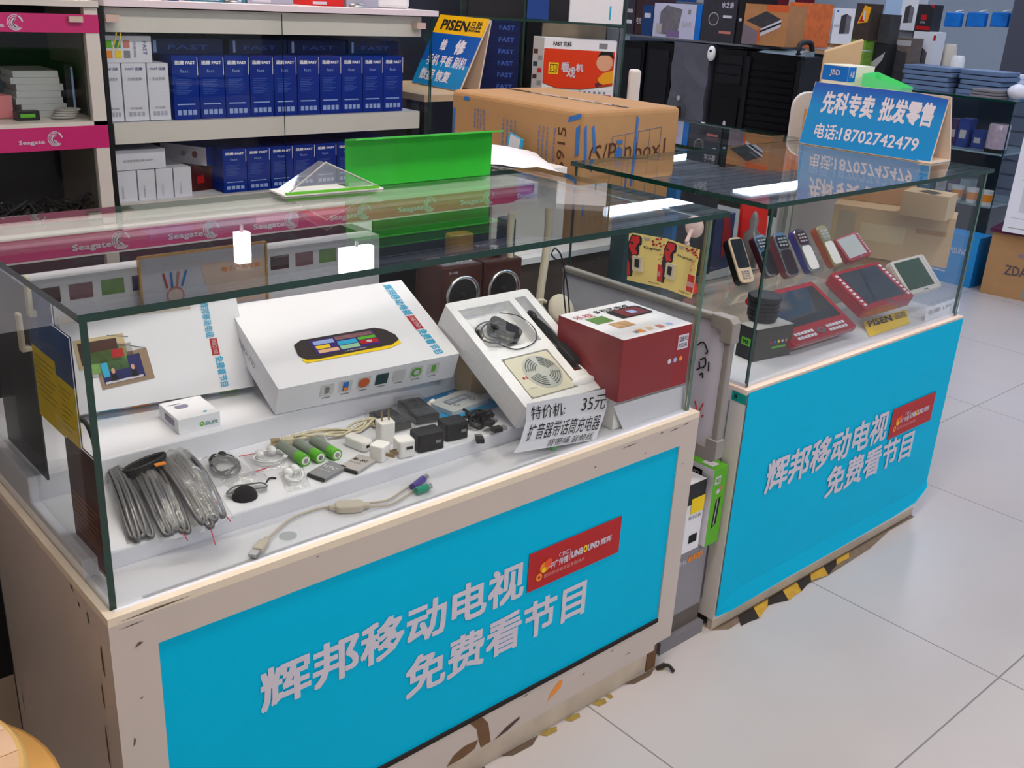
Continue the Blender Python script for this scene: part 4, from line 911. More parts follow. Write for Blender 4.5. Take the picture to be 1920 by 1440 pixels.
player('video_player', 'thick red video player with white keys down both sides and a glossy screen', pose((2.0424,.1434,.6925), -6.5, 27.2, -3.1), (.2037,.1410,.032), REDG, REDG, mat('mirror_screen',(40,52,66),.03,coat=1.0,noise=.2), 'both')
player('video_player', 'white framed video player with a dark green screen, nearest the far end of the case', pose((2.232,.1241,.7064), -7.7, 43.8, -3.9), (.1439,.1054,.02), mat('pearl_plastic',(196,190,184),.3,coat=.4), mat('pearl_plastic',(196,190,184),.3), GREENSCR)
# clear stands under them
for k, (x, y, z, pt, w, d_, lab) in enumerate(((1.7436,.168,.652,28.9,.20,.12,'clear acrylic rest under the large flat red player'),(2.05,.170,.668,27.2,.15,.10,'clear acrylic rest under the thick red player'),(2.235,.155,.672,43.8,.10,.075,'clear acrylic rest under the white framed player'))):
    M = pose((x,y,z), -3, pt); mb = MB(); mb.box((0,0,-.006), (w,d_,.003), ACRY, M)
    b = M@V((0,d_/2,-.006)); mb.b2((x-w/2,b.y,.6125), (x+w/2,b.y+.003,b.z), ACRY); tag(mb.build('acrylic_rest'), lab, 'stand')
mb = MB(); q = [onz(1618,603,.622), onz(1700,580,.622), onz(1706,606,.613), onz(1630,632,.613)]; mb.quad(q[3],q[2],q[1],q[0], mat('amber_label',(236,200,30),.45))
e = V((0,0,.0006)); O = q[3]*.45+q[0]*.55+(q[1]-q[0])*.08+e; mb.text('PISEN', O, (q[1]-q[0])*.52, (q[0]-q[3])*.40, INK, .02); mb.text('品胜', O+(q[1]-q[0])*.60, (q[1]-q[0])*.26, (q[0]-q[3])*.40, mat('ochre_lettering',(150,120,20),.5), .02); tag(mb.build('shelf_label'), 'yellow brand label below the thick red player', 'label')
mb = MB(); q = [onz(1737,578,.640), onz(1800,556,.640), onz(1798,583,.613), onz(1733,603,.613)]; mb.quad(q[3],q[2],q[1],q[0], PAPER); O = q[3]*.62+q[0]*.38+(q[1]-q[0])*.06+V((0,-.001,.001)); mb.text('包邮 120元', O, (q[1]-q[0])*.85, (q[0]-q[3])*.36, mat('faded_grey_ink',(130,128,134),.6)); tag(mb.build('shelf_label'), 'white handwritten label below the white framed player', 'label')
t = thing('paper_bag', 'scarlet paper packet with a pale mark behind the radio row', 'bag', pose((2.03,.505,.6895), -4))
mb = MB(); mb.add([(-.055,0,0),(.055,0,0),(.06,.02,.0),(-.05,.02,0),(-.06,.01,.175),(.05,.01,.178),(.05,.018,.178),(-.06,.018,.175)], [(0,1,5,4),(2,3,7,6),(1,2,6,5),(3,0,4,7),(4,5,6,7)], CARDR); mb.disc((.01,.0105,.135), (.014,0,0), (0,0,.012), LETTER, .7); mb.build('packet', t)
t = thing('toy_figure', 'grey and silver plastic bottle topped gadget between the radios and the scarlet packet', 'gadget', pose((1.965,.47,.6895)))
MB().lathe([(.022,0),(.028,.05),(.024,.09),(.010,.105),(.012,.13),(.006,.15),(1e-5,.155)], mat('smoky_plastic',(110,106,112),.2,coat=.5), None, 18).build('body', t)
t = thing('gift_bag', 'dark red and blue packet standing behind the dark radios', 'bag', pose((1.86,.50,.6895), 6))
mb = MB(); mb.b2((-.06,-.01,0), (.05,.02,.15), mat('dark_blue_packet',(40,50,84),.35,noise=.4,scale=20)); mb.quad((.0,-.0106,.03),(.048,-.0106,.06),(.02,-.0106,.145),(-.01,-.0106,.145), mat('deep_red_print',(130,30,36),.4)); mb.build('packet', t)
t = thing('radio_speaker', 'red and black torch radio lying at the glass side of the white counter', 'pocket radio', pose((1.60,.40,.73), -16, 60))
MB().rprism(.045,.11,.014,-.012,.008,mat('dark_navy_plastic',(40,42,54),.3)).build('back_shell', t, bev=.002); MB().rprism(.040,.10,.012,.008,.012,CARDR).build('front_rim', t)
t = thing('packing_carton', 'teal printed display carton standing in the back corner of the white counter', 'box', pose((1.52,.50,.6895), -4))
mb = MB(); mb.box((0,0,.09), (.13,.05,.18), mat('dark_teal_print',(24,90,110),.4,noise=.3,scale=12)); mb.build('carton', t)
t = thing('book', 'dark hardback book with blue edge standing behind the gold fronted radio', 'book', pose((1.70,.50,.6895), -6, 0))
mb = MB(); mb.b2((-.055,-.015,0),(.10,.015,.26), mat('black_book_cover',(30,32,40),.5)); mb.b2((-.058,-.017,0),(-.042,.017,.263), mat('blue_book_spine',(20,90,150),.4)); mb.text('VPS', (.0,-.0156,.22), (.05,0,0), (0,0,.03), LGREY, .02); mb.build('cover', t)

# ------------------------------------------------------------------ in the gap between the counters
XW = 1.272
t = thing('whiteboard', 'small whiteboard with grey rounded frame stood on end between the two counters', 'whiteboard')
mb = MB(); mb.b2((XW,.02,.474), (XW+.006,.50,.768), mat('whiteboard_white',(206,206,222),.25)); mb.build('board', t)
fr = MB(); FR = mat('taupe_grey_plastic',(142,138,136),.35)
fr.b2((XW-.006,.010,.50),(XW+.012,.026,.745),FR); fr.b2((XW-.006,.026,.762),(XW+.012,.50,.778),FR); fr.b2((XW-.006,.026,.466),(XW+.012,.50,.482),FR); fr.build('frame', t, bev=.004)
for (z0,z1,up) in ((.728,.781,1),(.464,.515,0)):
    out = [(.006,z0),(.036,z0),(.036,z1-.03),(.062,z1-.03),(.062,z1),(.016,z1),(.006,z1-.010)] if up else [(.036,z1),(.006,z1),(.006,z0+.010),(.016,z0),(.062,z0),(.062,z0+.03),(.036,z0+.03)]
    mb = MB(); mb.prism(out, XW-.010, XW+.016, FR, Matrix(((0,0,1,0),(1,0,0,0),(0,1,0,0),(0,0,0,1)))); mb.build('corner_cap', t, bev=.002)
mb = MB(); xx = XW-.001
for pts in (((.095,.70),(.080,.712),(.066,.695),(.072,.690)),((.082,.672),(.070,.680),(.068,.664),(.080,.655),(.084,.668)),((.060,.675),(.058,.655)),((.088,.648),(.080,.655)),((.078,.640),(.072,.646),(.070,.636))):
    mb.tube([(xx,y,z) for y,z in pts], .0016, INK, 5, 3)
for pts in (((.082,.580),(.074,.562)),((.060,.582),(.068,.562)),((.060,.552),(.056,.556)),((.086,.525),(.085,.530))): mb.tube([(xx,y,z) for y,z in pts], .0013, CARDR, 5, 1)
mb.build('handwriting', t)
GP = mat('slate_card',(140,138,146),.5,noise=.04); 
t = thing('adapter_carton', 'tall grey carton with orange 8400 lettering standing on the floor between the counters', 'box')
mb = MB(); mb.b2((1.195,.045,.032),(1.335,.30,.238), GP); mb.quad((1.195,.0444,.032),(1.335,.0444,.032),(1.335,.0444,.075),(1.195,.0444,.075), mat('dark_taupe_print',(96,88,84),.5))
mb.text('8400', (1.270,.0440,.203), (.05,0,0), (0,0,.017), ORANGE, .02); mb.text('先科', (1.236,.0440,.203), (.028,0,0), (0,0,.014), LETTER, .01); mb.build('carton', t)
MB().b2((1.19,.03,0),(1.34,.32,.031), mat('grey_plinth',(120,118,124),.5)).build('plinth', t)
c0 = ony(1320,1028,.03); cx, cz = c0.x, .2385
wr = ony(1344,1015,.03).x-cx; hh = .19
t = thing('drive_box', 'bright green and white hard drive box beneath the whiteboard', 'box')
dm = (max(.042,wr*1.05), .125, hh); mb = MB(); mb.box((0,0,0), dm, GREENP, None, dict(left=WHITE))
P_rect(mb, dm, 'left', (.35,.82,.75,.94), INK); P_text(mb, dm, 'left', (.42,.85,.70,.91), 'WD', LETTER, .02, 0, 2); P_rect(mb, dm, 'front', (.12,.80,.55,.90), LETTER); P_text(mb, dm, 'front', (.18,.82,.50,.88), 'WD', GREENP, .02, 0, 2)
P_poly(mb, dm, 'front', [(.30,.22),(.62,.27),(.72,.62),(.40,.58)], INK); P_poly(mb, dm, 'front', [(.38,.26),(.46,.27),(.56,.60),(.48,.59)], LGREY, 1); P_disc(mb, dm, 'front', (.45,.70), .006, LETTER); P_disc(mb, dm, 'front', (.65,.73), .006, mat('rose_print',(196,120,110),.5))
for k in range(4): P_rect(mb, dm, 'left', (.30,.22+.04*k,.52,.235+.04*k), GREY)
P_rect(mb, dm, 'top', (.2,.1,.7,.35), LETTER)
mb.build('carton', t); t.matrix_world = pose((cx+dm[0]/2, .03+dm[1]/2, cz+hh/2+.0))
t = thing('drive_box', 'white box with black top and yellow band beside the green hard drive box', 'box', pose((cx-.045, .095, cz+.085)))
dm = (.07,.11,.17); mb = MB(); mb.box((0,0,0), dm, WHITE); 
for f in ('front','right'): P_rect(mb, dm, f, (0,.70,1,1), BLACK); P_rect(mb, dm, f, (.35,.56,1,.78), YEL, 1)
P_rect(mb, dm, 'front', (.45,.12,.85,.24), INK); P_text(mb, dm, 'front', (.3,.48,.9,.53), 'seagate'[:0] or '80GB', GREY); mb.build('carton', t)
t = thing('hazard_tape', 'worn black and yellow striped tape on the floor along the white counter', 'floor tape'); mb = MB(); TB = mat('dirty_black_tape',(44,38,34),.7,noise=.4,scale=40); TY = mat('dirty_yellow_tape',(190,150,50),.6,noise=.3,scale=40)
for k in range(8):
    x = 1.46+.062*k; e = .004+.012*math.sin(k*2.3)-(.008 if k > 5 else 0); f = .004+.010*math.sin(k*2.3+2.3)-(.008 if k > 4 else 0); mb.poly([V((x,.016,.0012)),V((x+.062,.016,.0012)),V((x+.034,-.010-f,.0012)),V((x+.004,-.008-(e+f)/2,.0012)),V((x-.028,-.010-e,.0012))], TY if k % 2 else TB)
mb.build('tape', t)
mb = MB(); mb.poly([V((1.36,.020,.0009)),V((1.40,-.004,.0009)),V((1.62,.006,.0009)),V((1.80,-.016,.0009)),V((2.02,-.010,.0009)),V((2.16,.010,.0009)),V((2.30,.008,.0009)),V((2.30,.020,.0009))], mat('brown_floor_dirt',(120,104,88),.9,noise=.35,scale=50)); mb.build('dirt_patch', t)
t = thing('hazard_tape', 'torn scraps of yellow tape on the floor along the cream counter', 'floor tape')
for (x,a,b) in ((.80,.045,.007),(.87,.04,.006),(.95,.035,.009),(.99,.015,.006),(1.145,.02,.010),(.72,.05,.004)): mb = MB(); mb.poly([V((x,.008,.001)),V((x+a*.5,.010,.001)),V((x+a,.004,.001)),V((x+a*.8,-b,.001)),V((x+a*.2,-b*.7,.001))], mat('faded_yellow_tape',(150,128,62),.8,noise=.3,scale=60)); mb.build('tape_scrap', t)
for (x,a,b) in ((.50,.13,.016),(.62,.04,.012),(.70,.10,.006),(1.05,.10,.005),(1.15,.03,.008)): mb = MB(); mb.poly([V((x,.010,.0011)),V((x+a,.008,.0011)),V((x+a*.7,-b,.0011)),V((x+a*.2,-b*.6,.0011))], mat('grime', (96,80,66), .9)); mb.build('dirt_patch', t)
mb = MB(); mb.tube([(1.145,.0,.003),(1.165,-.012,.012),(1.168,-.030,.003)], .004, TB, 5, 4)
mb.build('curled_end', t)
# cubby behind the cream counter: solid black block stands in for its shaded inside
t = thing('cubby_block', 'black block as shaded cubby inside, on a grey-brown base behind the cream counter', 'cabinet')
mb = MB(); mb.b2((-.5,.503,0),(-.002,1.2,.22), mat('grey_brown_laminate',(150,132,116),.5)); mb.build('base', t); mb = MB(); mb.b2((-.5,.503,.221),(-.002,1.2,.60), mat('cubby_shade_black',(12,12,13),.8)); mb.build('body', t)
# stools
def stool(label, c, r, h, m1, m2):
    t = thing('wooden_stool', label, 'stool', pose((c[0],c[1],0)))
    MB().lathe([(r-.004,h-.03),(r,h-.024),(r,h-.006),(r-.005,h)], m2, None, 48).build('seat_rim', t)
    mb = MB(); k = 7
    for i in range(k):
        y0 = -r+2*r*i/k; y1 = -r+2*r*(i+1)/k-.0015; rr = r-.010; pts = []
        for y in [y0+(y1-y0)*q/6 for q in range(7)]:
            if abs(y) < rr: pts.append((math.sqrt(rr*rr-y*y), y))
        if len(pts) > 1: mb.poly([V((-x,y,h+.0008)) for x,y in pts[::-1]]+[V((x,y,h+.0008)) for x,y in pts], m1[i%3])
    mb.build('seat_planks', t)
    MB().lathe([(r+.030,h-.072),(r+.036,h-.066),(r+.036,h-.054),(r+.030,h-.05)], mat('honey_wood',(214,166,92),.4), None, 48).build('lower_disc', t)
    for a in (45,135,225,315): MB().cyl((.75*r*math.cos(R_(a)),.75*r*math.sin(R_(a)),0),(.6*r*math.cos(R_(a)),.6*r*math.sin(R_(a)),h-.03), .016, m2, 12).build('leg', t)
PINE = [mat('pine_a',(222,188,158),.45,noise=.08),mat('pine_b',(230,204,180),.45,noise=.08),mat('pine_c',(214,178,144),.45,noise=.08)]
stool('round pale pine stool with planked seat and wider honey coloured disc below', (-.280,.03), .17, .464, PINE, mat('pine_rim',(214,176,110),.4))

# ------------------------------------------------------------------ behind the counters: carton on a low bench
t = thing('storage_bench', 'plain low storage bench behind the counters carrying the big carton', 'bench')
mb = MB(); mb.b2((1.15,.66,.0),(1.83,1.30,.742), mat('dark_brown_bench',(70,58,52),.6)); mb.build('body', t); mb = MB(); mb.b2((1.13,.65,.742),(1.84,1.31,.757), INNER); mb.build('top', t)
dc = (.382,.53,.336); MC = pose((1.697,.967,.9265), 0)
t = thing('cardboard_carton', 'big worn brown shipping carton with blue tape and marker scrawl, behind the glass counters', 'box', MC)
mb = MB(); mb.box((0,0,0), dc, KRAFT); mb.build('carton', t, bev=.014, seg=3)
BT = mat('blue_tape',(50,110,180),.5,noise=.2,scale=60); MK = mat('marker_brown_ink',(84,50,30),.7); FB = mat('faded_blue_print',(110,116,150),.7)
mb = MB()
def L(f, pts, r, m): 
    O, U, W, n = face(dc, f, .0008); mb.tube([O+U*a+W*b for a, b in pts], r, m, 4, 3)
for i, x in enumerate((.43,.46,.49,.52,.70,.73,.76,.81,.20,.225,.25,.275)):
    O, U, W, n = face(dc, 'left', .0010); z1 = .84 if i < 8 else .88; z0 = z1-(.34 if i < 8 else .20); [mb.quad(O+U*x+W*(z1-q), O+U*x+W*(z1-q-e), O+U*(x+.011)+W*(z1-q-e), O+U*(x+.011)+W*(z1-q), FB) for q, e in [(.034*g, .020+.008*((g*7+i)%2)) for g in range(int((z1-z0)/.034))]]
O, U, W, n = face(dc, 'left', .0012); mb.text('- 6915', O+U*.895+W*.42, W*.44, -U*.055, MK)
O, U, W, n = face(dc, 'front', .0012); mb.text('(S/Pan', O+U*.08+W*.54, U*.42+W*.03, W*.20, MK); mb.text('box1', O+U*.54+W*.60, U*.32+W*.02, W*.14, MK)
for a, b in (((.30,.80),(.80,.85)),((.30,.80),(.30,.30)),((.43,.815),(.43,.30)),((.56,.83),(.56,.30)),((.68,.84),(.68,.30)),((.80,.85),(.80,.30)),((.30,.30),(.80,.30))): L('front', (a,b), .0008, FB)
P_poly(mb, dc, 'front', [(.34,.56),(.40,.56),(.41,.68),(.37,.73),(.33,.68)], BT, 2); P_rect(mb, dc, 'front', (.345,.74,.40,.77), BT, 2)
for pts in ([(.52,.40),(.54,.40),(.55,.93),(.525,.95)],[(.46,.30),(.475,.30),(.485,.60),(.47,.62)],[(.04,.62),(.065,.62),(.04,.90),(.02,.88)],[(.12,.68),(.15,.70),(.11,.90),(.09,.88)],[(.05,.20),(.08,.22),(.07,.34),(.05,.33)]): P_poly(mb, dc, 'front', pts, BT, 1)
for pts in ([(.90,.90),(.99,.95),(.99,.985),(.91,.945)],[(.965,.66),(.99,.68),(.985,.9),(.96,.87)],[(.02,.6),(.035,.6),(.04,.86),(.025,.85)],[(.11,.93),(.16,.93),(.15,.965),(.11,.96)]): P_poly(mb, dc, 'left', pts, BT, 1)
P_rect(mb, dc, 'top', (.47,.05,.53,.95), mat('glossy_packing_tape',(206,168,130),.1,coat=1), 1)
mb.build('markings', t)
t = thing('padded_envelope', 'white bubble padded envelope with a blue emblem lying between the green holder and the carton', 'envelope', pose((1.29,.80,.985), -26, 4, 7))
mb = MB(); n = 10; vs = [V((-.15+.30*i/n,-.11+.22*j/n,.016*(math.sin(math.pi*i/n)*math.sin(math.pi*j/n))**.4+.003*random.random())) for i in range(n+1) for j in range(n+1)]
mb.add(vs, [(i*(n+1)+j,(i+1)*(n+1)+j,(i+1)*(n+1)+j+1,i*(n+1)+j+1) for i in range(n) for j in range(n)], WHITE, None, True)
mb.add([V((v.x,v.y,-.004)) for v in vs], [(i*(n+1)+j,i*(n+1)+j+1,(i+1)*(n+1)+j+1,(i+1)*(n+1)+j) for i in range(n) for j in range(n)], WHITE)
mb.quad((-.10,-.06,.0205),(-.085,-.06,.0205),(-.085,.0,.0205),(-.10,.0,.0205), BLUE); mb.disc((-.055,-.03,.0205),(.02,0,0),(0,.02,0),BLUE,.7); mb.build('sleeve', t)
mb = MB(); mb.b2((1.20,.68,.7575),(1.44,.92,.965), WHITE2); tag(mb.build('white_carton'), 'white carton on the bench under the padded envelope', 'box')
t = thing('price_card', 'small white card edged in blue propped against the big carton, above the envelope', 'card', Matrix.Translation(onx(965,274,1.485)) @ pose((0,0,0),-90) @ Matrix.Rotation(R_(12),4,'Y'))
mb = MB(); mb.box((0,0,0),(.058,.004,.056), CYANT); mb.quad((-.022,-.0024,-.026),(.020,-.0024,-.026),(.020,-.0024,.026),(-.022,-.0024,.026), PAPER); mb.build('card', t)

# ------------------------------------------------------------------ counter C (glass return) behind counter B
t = thing('display_counter', 'glass topped return counter behind the white counter, next to the big carton', 'display counter')
MB().b2((1.90,.64,0),(2.37,1.14,.60), OFFW).build('base_cabinet', t)
glass('front_glass', (1.90,.634,.60),(2.37,.642,.985), t, 1, GEDGE2); glass('side_glass', (2.37,.634,.60),(2.378,1.14,.985), t, 0, GEDGE2)
glass('top_glass', (1.895,.618,.985),(2.405,1.16,.993), t, 2)
mb = MB(); mb.b2((1.904,.90,.94),(1.93,1.13,.984), mat('rose_pink_strip',(236,120,140),.4)); mb.b2((1.932,1.10,.94),(2.34,1.13,.984), WHITE2); mb.build('back_strip', t)

# ------------------------------------------------------------------ A-frame signs
def sign_mat(name, top, bot, z0, z1):
    m = bpy.data.materials.new(name); m.use_nodes = True; nt = m.node_tree; b = nt.nodes['Principled BSDF']
    tc = nt.nodes.new('ShaderNodeTexCoord'); sp = nt.nodes.new('ShaderNodeSeparateXYZ'); nt.links.new(tc.outputs['Object'], sp.inputs[0])
    mr = nt.nodes.new('ShaderNodeMapRange'); mr.inputs[1].default_value = z0; mr.inputs[2].default_value = z1; nt.links.new(sp.outputs[1], mr.inputs[0])
    mx = nt.nodes.new('ShaderNodeMix'); mx.data_type = 'RGBA'; mx.inputs['A'].default_value = lin(bot); mx.inputs['B'].default_value = lin(top)
    nt.links.new(mr.outputs[0], mx.inputs['Factor']); nt.links.new(mx.outputs['Result'], b.inputs['Base Color']); b.inputs['Roughness'].default_value = .35; return m
MS = pose((2.2685,.3487,1.0855), -86.8, 76.1, 0); dS = (.3891,.1736,.006)
t = thing('tent_sign', 'blue tent sign with white lettering and a phone number on the white counter', 'sign', MS)
PVC = mat('cream_foam_board',(226,206,188),.5)
mb = MB(); mb.box((0,0,-.0005), (dS[0],dS[1],.005), PVC); mb.quad((-dS[0]/2+.001,-dS[1]/2+.001,.0024),(dS[0]/2-.001,-dS[1]/2+.001,.0024),(dS[0]/2-.001,dS[1]/2-.001,.0024),(-dS[0]/2+.001,dS[1]/2-.001,.0024), sign_mat('blue_sign_print',(6,74,170),(0,128,196),.02,.085))
mb.text('先科专卖', (-.155,.004,.0030), (.155,0,0), (0,.062,0), LETTER, .03); mb.text('批发零售', (.018,.002,.0030), (.150,0,0), (0,.064,0), LETTER, .03)
mb.text('电话:', (-.155,-.066,.0030), (.072,0,0), (0,.042,0), LETTER, .015); mb.text('18702742479', (-.078,-.063,.0030), (.228,0,0), (0,.034,0), LETTER, .012); mb.build('front_board', t)
Ms2 = MS.inverted()
mb = MB(); P = lambda x,y,z: Ms2@V((x,y,z))
yl, yr = .15, .545
top = MS@V((0,dS[1]/2,-.004)); 
mb.add([P(top.x,yl,top.z),P(top.x,yr,top.z),P(2.358,yr,1.0005),P(2.358,yl,1.0005),P(top.x+.006,yl,top.z),P(top.x+.006,yr,top.z),P(2.364,yr,1.0005),P(2.364,yl,1.0005)], [(0,1,2,3),(4,7,6,5),(0,3,7,4),(1,5,6,2),(3,2,6,7),(0,4,5,1)], PVC)
mb.add([P(2.255,yl,1.0006),P(2.358,yl,1.0006),P(2.358,yr,1.0006),P(2.255,yr,1.0006),P(2.255,yl,1.0055),P(2.358,yl,1.0055),P(2.358,yr,1.0055),P(2.255,yr,1.0055)], [(0,3,2,1),(4,5,6,7),(0,1,5,4),(2,3,7,6),(1,2,6,5),(3,0,4,7)], PVC); mb.build('back_board', t)
# cartons stacked behind the far end of the white counter, and goods on them behind the blue sign
carton('cardboard_carton', 'brown carton on the floor at the bottom of the stack behind the white counter', 'box', pose((2.61,.43,.33), 24), (.20,.24,.659), KRAFT)
carton('cardboard_carton', 'wide pale brown carton seen through the far end of the white counter', 'box', pose((2.575,.385,.735), 24), (.12,.35,.148), KRAFT2, [rect('left', (.25,.35,.62,.70), mat('beige_tape',(206,186,150),.4)), rect('left',(.05,.1,.2,.9),mat('grey_tape',(176,160,136),.4)), rect('left',(.70,.62,.95,.72),KRAFT)])
carton('cardboard_carton', 'small torn pale brown carton on the front of the wide one, behind the white counter', 'box', pose((2.55,.275,.845), 12), (.10,.13,.07), KRAFT2, [pol('top', [(.05,.35),(.55,.25),(.80,.62),(.30,.75)], mat('dark_gap_print',(70,56,44),.9))])
carton('cardboard_carton', 'tall brown carton whose top carries the goods behind the blue sign', 'box', pose((2.64,.57,.9405), 24), (.18,.36,.261), KRAFT)
def anchored(u, v, x): return onx(u, v, x)
a = onx(1545,150,2.46); tp = onx(1540,112,2.46)
carton('small_carton', 'white carton with sky blue corner print peeking over the blue sign', 'box', pose((2.58,.625,1.139), -10), (.115,.10,.135), mat('ivory_card',(230,226,206),.5), [rect('left', (0,.66,1,.98), BLUE), rect('front', (0,.66,.28,.98), BLUE), txt('left', (.3,.75,.7,.9), 'JBD', LETTER, .02, 0, 2), txt('front', (.05,.75,.22,.9), 'A8', LETTER, .02, 0, 2)])
t = thing('brown_envelope', 'tall open tan cardboard sleeve behind the white and blue carton', 'sleeve', pose((2.66,.70,1.0715), -35)); mb = MB(); mb.add([(-.06,0,0),(.06,0,0),(.06,0,.205),(-.06,0,.165),(-.06,.012,0),(.06,.012,0),(.06,.012,.21),(-.06,.012,.17)], [(0,1,2,3),(4,7,6,5),(0,3,7,4),(1,5,6,2),(3,2,6,7),(0,4,5,1)], KRAFT2); mb.build('sleeve', t)
t = thing('letter_tray', 'mint green translucent plastic tray tipped behind the blue sign', 'tray', pose((2.56,.545,1.0715), -88, 0))
MINT = mat('mint_plastic',(96,226,140),.25,noise=.04,coat=.4)
mb = MB(); mb.add([(-.0,-.03,0),(.09,-.03,0),(.09,.05,0),(-.0,.05,0),(-.0,-.035,.118),(.125,-.03,.090),(.125,.05,.088),(-.0,.055,.122)], [(0,3,2,1),(0,1,5,4),(1,2,6,5),(2,3,7,6),(3,0,4,7)], MINT); mb.build('tray', t)

PS = pose((0,0,0)); 
def board_from_px(name, label, pts, depths, th, m_front, back_off):
    P4 = [at(u, v, d) for (u, v), d in zip(pts, depths)]
    return P4
# PISEN sign: front board leaning back, standing on the tan shelf behind
TR, BR = at(918,36,3.5), at(861,171,3.5)
U = (onz(0,0,0)-onz(0,0,0)); dirn = V((.08,1.0,0)).normalized()
TL = TR+dirn*.31; BL = BR+dirn*.31
t = thing('tent_sign', 'blue tent sign with yellow band and dark brand lettering, half behind the shelf glass', 'sign')
mb = MB(); u = TR-TL; w_ = TL-BL; n = u.cross(w_).normalized(); n = n if n.dot(CAM-TR) > 0 else -n
mb.add([TL,TR,BR,BL,TL-n*.006,TR-n*.006,BR-n*.006,BL-n*.006], [(0,3,2,1),(4,5,6,7),(0,1,5,4),(1,2,6,5),(2,3,7,6),(3,0,4,7)], PVC)
F = lambda a, b, l=1: BL+u*a+w_*b+n*.0007*l
mb.quad(F(0,0),F(1,0),F(1,.34),F(0,.34), mat('lagoon_print',(0,118,180),.4)); mb.quad(F(0,.34),F(1,.34),F(1,.74),F(0,.74), mat('royal_print',(0,74,160),.4)); mb.quad(F(0,.74),F(1,.74),F(1,1),F(0,1), mat('marigold_print',(222,170,0),.4))
T = lambda s, a, b, c, d, m, o=.01: mb.text(s, F(a,b,2), u*(c-a), w_*(d-b), m, o)
T('PISEN', .12,.79,.68,.94, INK, .03); T('品胜', .70,.80,.93,.95, INK)
T('维', .28,.50,.40,.66, LETTER,.03); T('修', .58,.47,.78,.68, LETTER,.03); T('手机 平板 刷机', .12,.28,.92,.44, LETTER,.02); T('数据 恢复', .10,.07,.72,.23, LETTER,.02); mb.build('front_board', t)
mb = MB(); bk = BR+V((.085,-.0,0)); bl2 = BL+V((.085,0,0)); mb.add([TR-n*.007,TL-n*.007,bl2,bk,TR-n*.012,TL-n*.012,bl2+V((.006,0,0)),bk+V((.006,0,0))], [(0,1,2,3),(4,7,6,5),(0,3,7,4),(1,5,6,2),(3,2,6,7),(0,4,5,1)], PVC); mb.build('back_board', t)
zt = BR.z-.004
t = thing('side_table', 'tan topped dark table under the blue and yellow tent sign', 'table'); mb = MB(); mb.b2((1.735,BR.y-.05,zt-.022),(BR.x+.10,BR.y+.40,zt), mat('tan_wood_top',(196,170,136),.5)); mb.build('table_top', t)
for x in (1.755,BR.x+.08):
    for y in (BR.y-.03,BR.y+.38): MB().b2((x-.015,y-.015,0),(x+.015,y+.015,zt-.022), DARK).build('leg', t)

struct(MB().b2((1.72,2.30,0),(2.75,2.34,1.7), mat('dark_gap_sheet',(44,46,58),.6)).build('wall_dark_sheet'))  # dark sheet added so the gap behind the sign looks dark
# ------------------------------------------------------------------ shelving along the back: blue box case and pink banded case
YS = 1.6
t = thing('shelf_case', 'white shelved glass fronted case of blue boxes behind the near counter', 'shelf unit')
SX0, SX1 = .664, 1.70
for z0, z1 in ((.72,.7615),(.931,.9745),(1.213,1.272)): MB().b2((SX0+.01,YS,z0),(SX1-.03,YS+.02,z1+(.0 if z1>1 else .010)), OFFW).build('shelf_lip', t)
for z in (.762,.975): MB().b2((SX0+.01,YS+.02,z),(SX1-.03,YS+.36,z+.009), INNER).build('shelf_board', t)
mb = MB(); mb.b2((SX0,YS-.03,1.276),(SX1+.015,YS+.36,1.292), mat('pinkish_white_shelf',(236,222,230),.4)); mb.build('top_board', t)
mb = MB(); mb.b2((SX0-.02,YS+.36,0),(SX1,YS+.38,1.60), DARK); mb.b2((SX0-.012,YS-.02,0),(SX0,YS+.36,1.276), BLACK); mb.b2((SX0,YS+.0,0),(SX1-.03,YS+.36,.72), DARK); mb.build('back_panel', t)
glass('side_glass', (SX1-.006,YS-.02,.72),(SX1,YS+.36,1.274), t, 0, GEDGE)
glass('sliding_door', (SX0,YS-.012,.72),(1.172,YS-.007,1.27), t, 1, GEDGE); glass('sliding_door', (1.165,YS-.024,.72),(SX1-.01,YS-.019,1.27), t, 1, GEDGE)
for x in (SX0+.02, SX1-.05): MB().b2((x-.018,YS-.03,1.238),(x+.016,YS-.005,1.256), mat('pinkish_clip',(206,180,170),.4)).build('door_clip', t)
bw, bh = .0755, .168; xs_ = [.853+.0768*k for k in range(10)]
def router(loc, label, group, first=[None]):
    M = Matrix.Translation(V(loc))
    if first[0] is None:
        d = (.0735,.19,bh)
        o = carton('router_box', label, 'box', M, d, BLUEBOX, [txt('front', (.10,.865,.90,.93), '迅捷 FAST', WHITE, .04), txt('front', (.30,.74,.62,.79), 'fast', PALEBL)] +
            [rect('front', (.12,.40+.028*k,.55+.09*(k%3),.41+.028*k), mat('mid_blue_print',(60,92,180),.5)) for k in range(9)] + [rect('front', (.12,.23,.82,.25), PALEBL)] +
            [rect('front', (.12+.20*k,.07,.27+.20*k,.15), mat('ice_blue_print',(150,170,215),.5)) for k in range(4)] + [rect('front', (.975,.70,1,.98), WHITE)], group=group)
        first[0] = o; return o
    return copy_tree(first[0], M, label, group)
ORD = ('first','second','third','fourth','fifth','sixth','seventh','eighth','ninth','tenth')
for k, x in enumerate(xs_): router((x+.038,YS+.12,.985+bh/2), 'upright blue router box on the upper shelf, %s from the white boxes' % ORD[k], 'blue router boxes on the upper shelf')
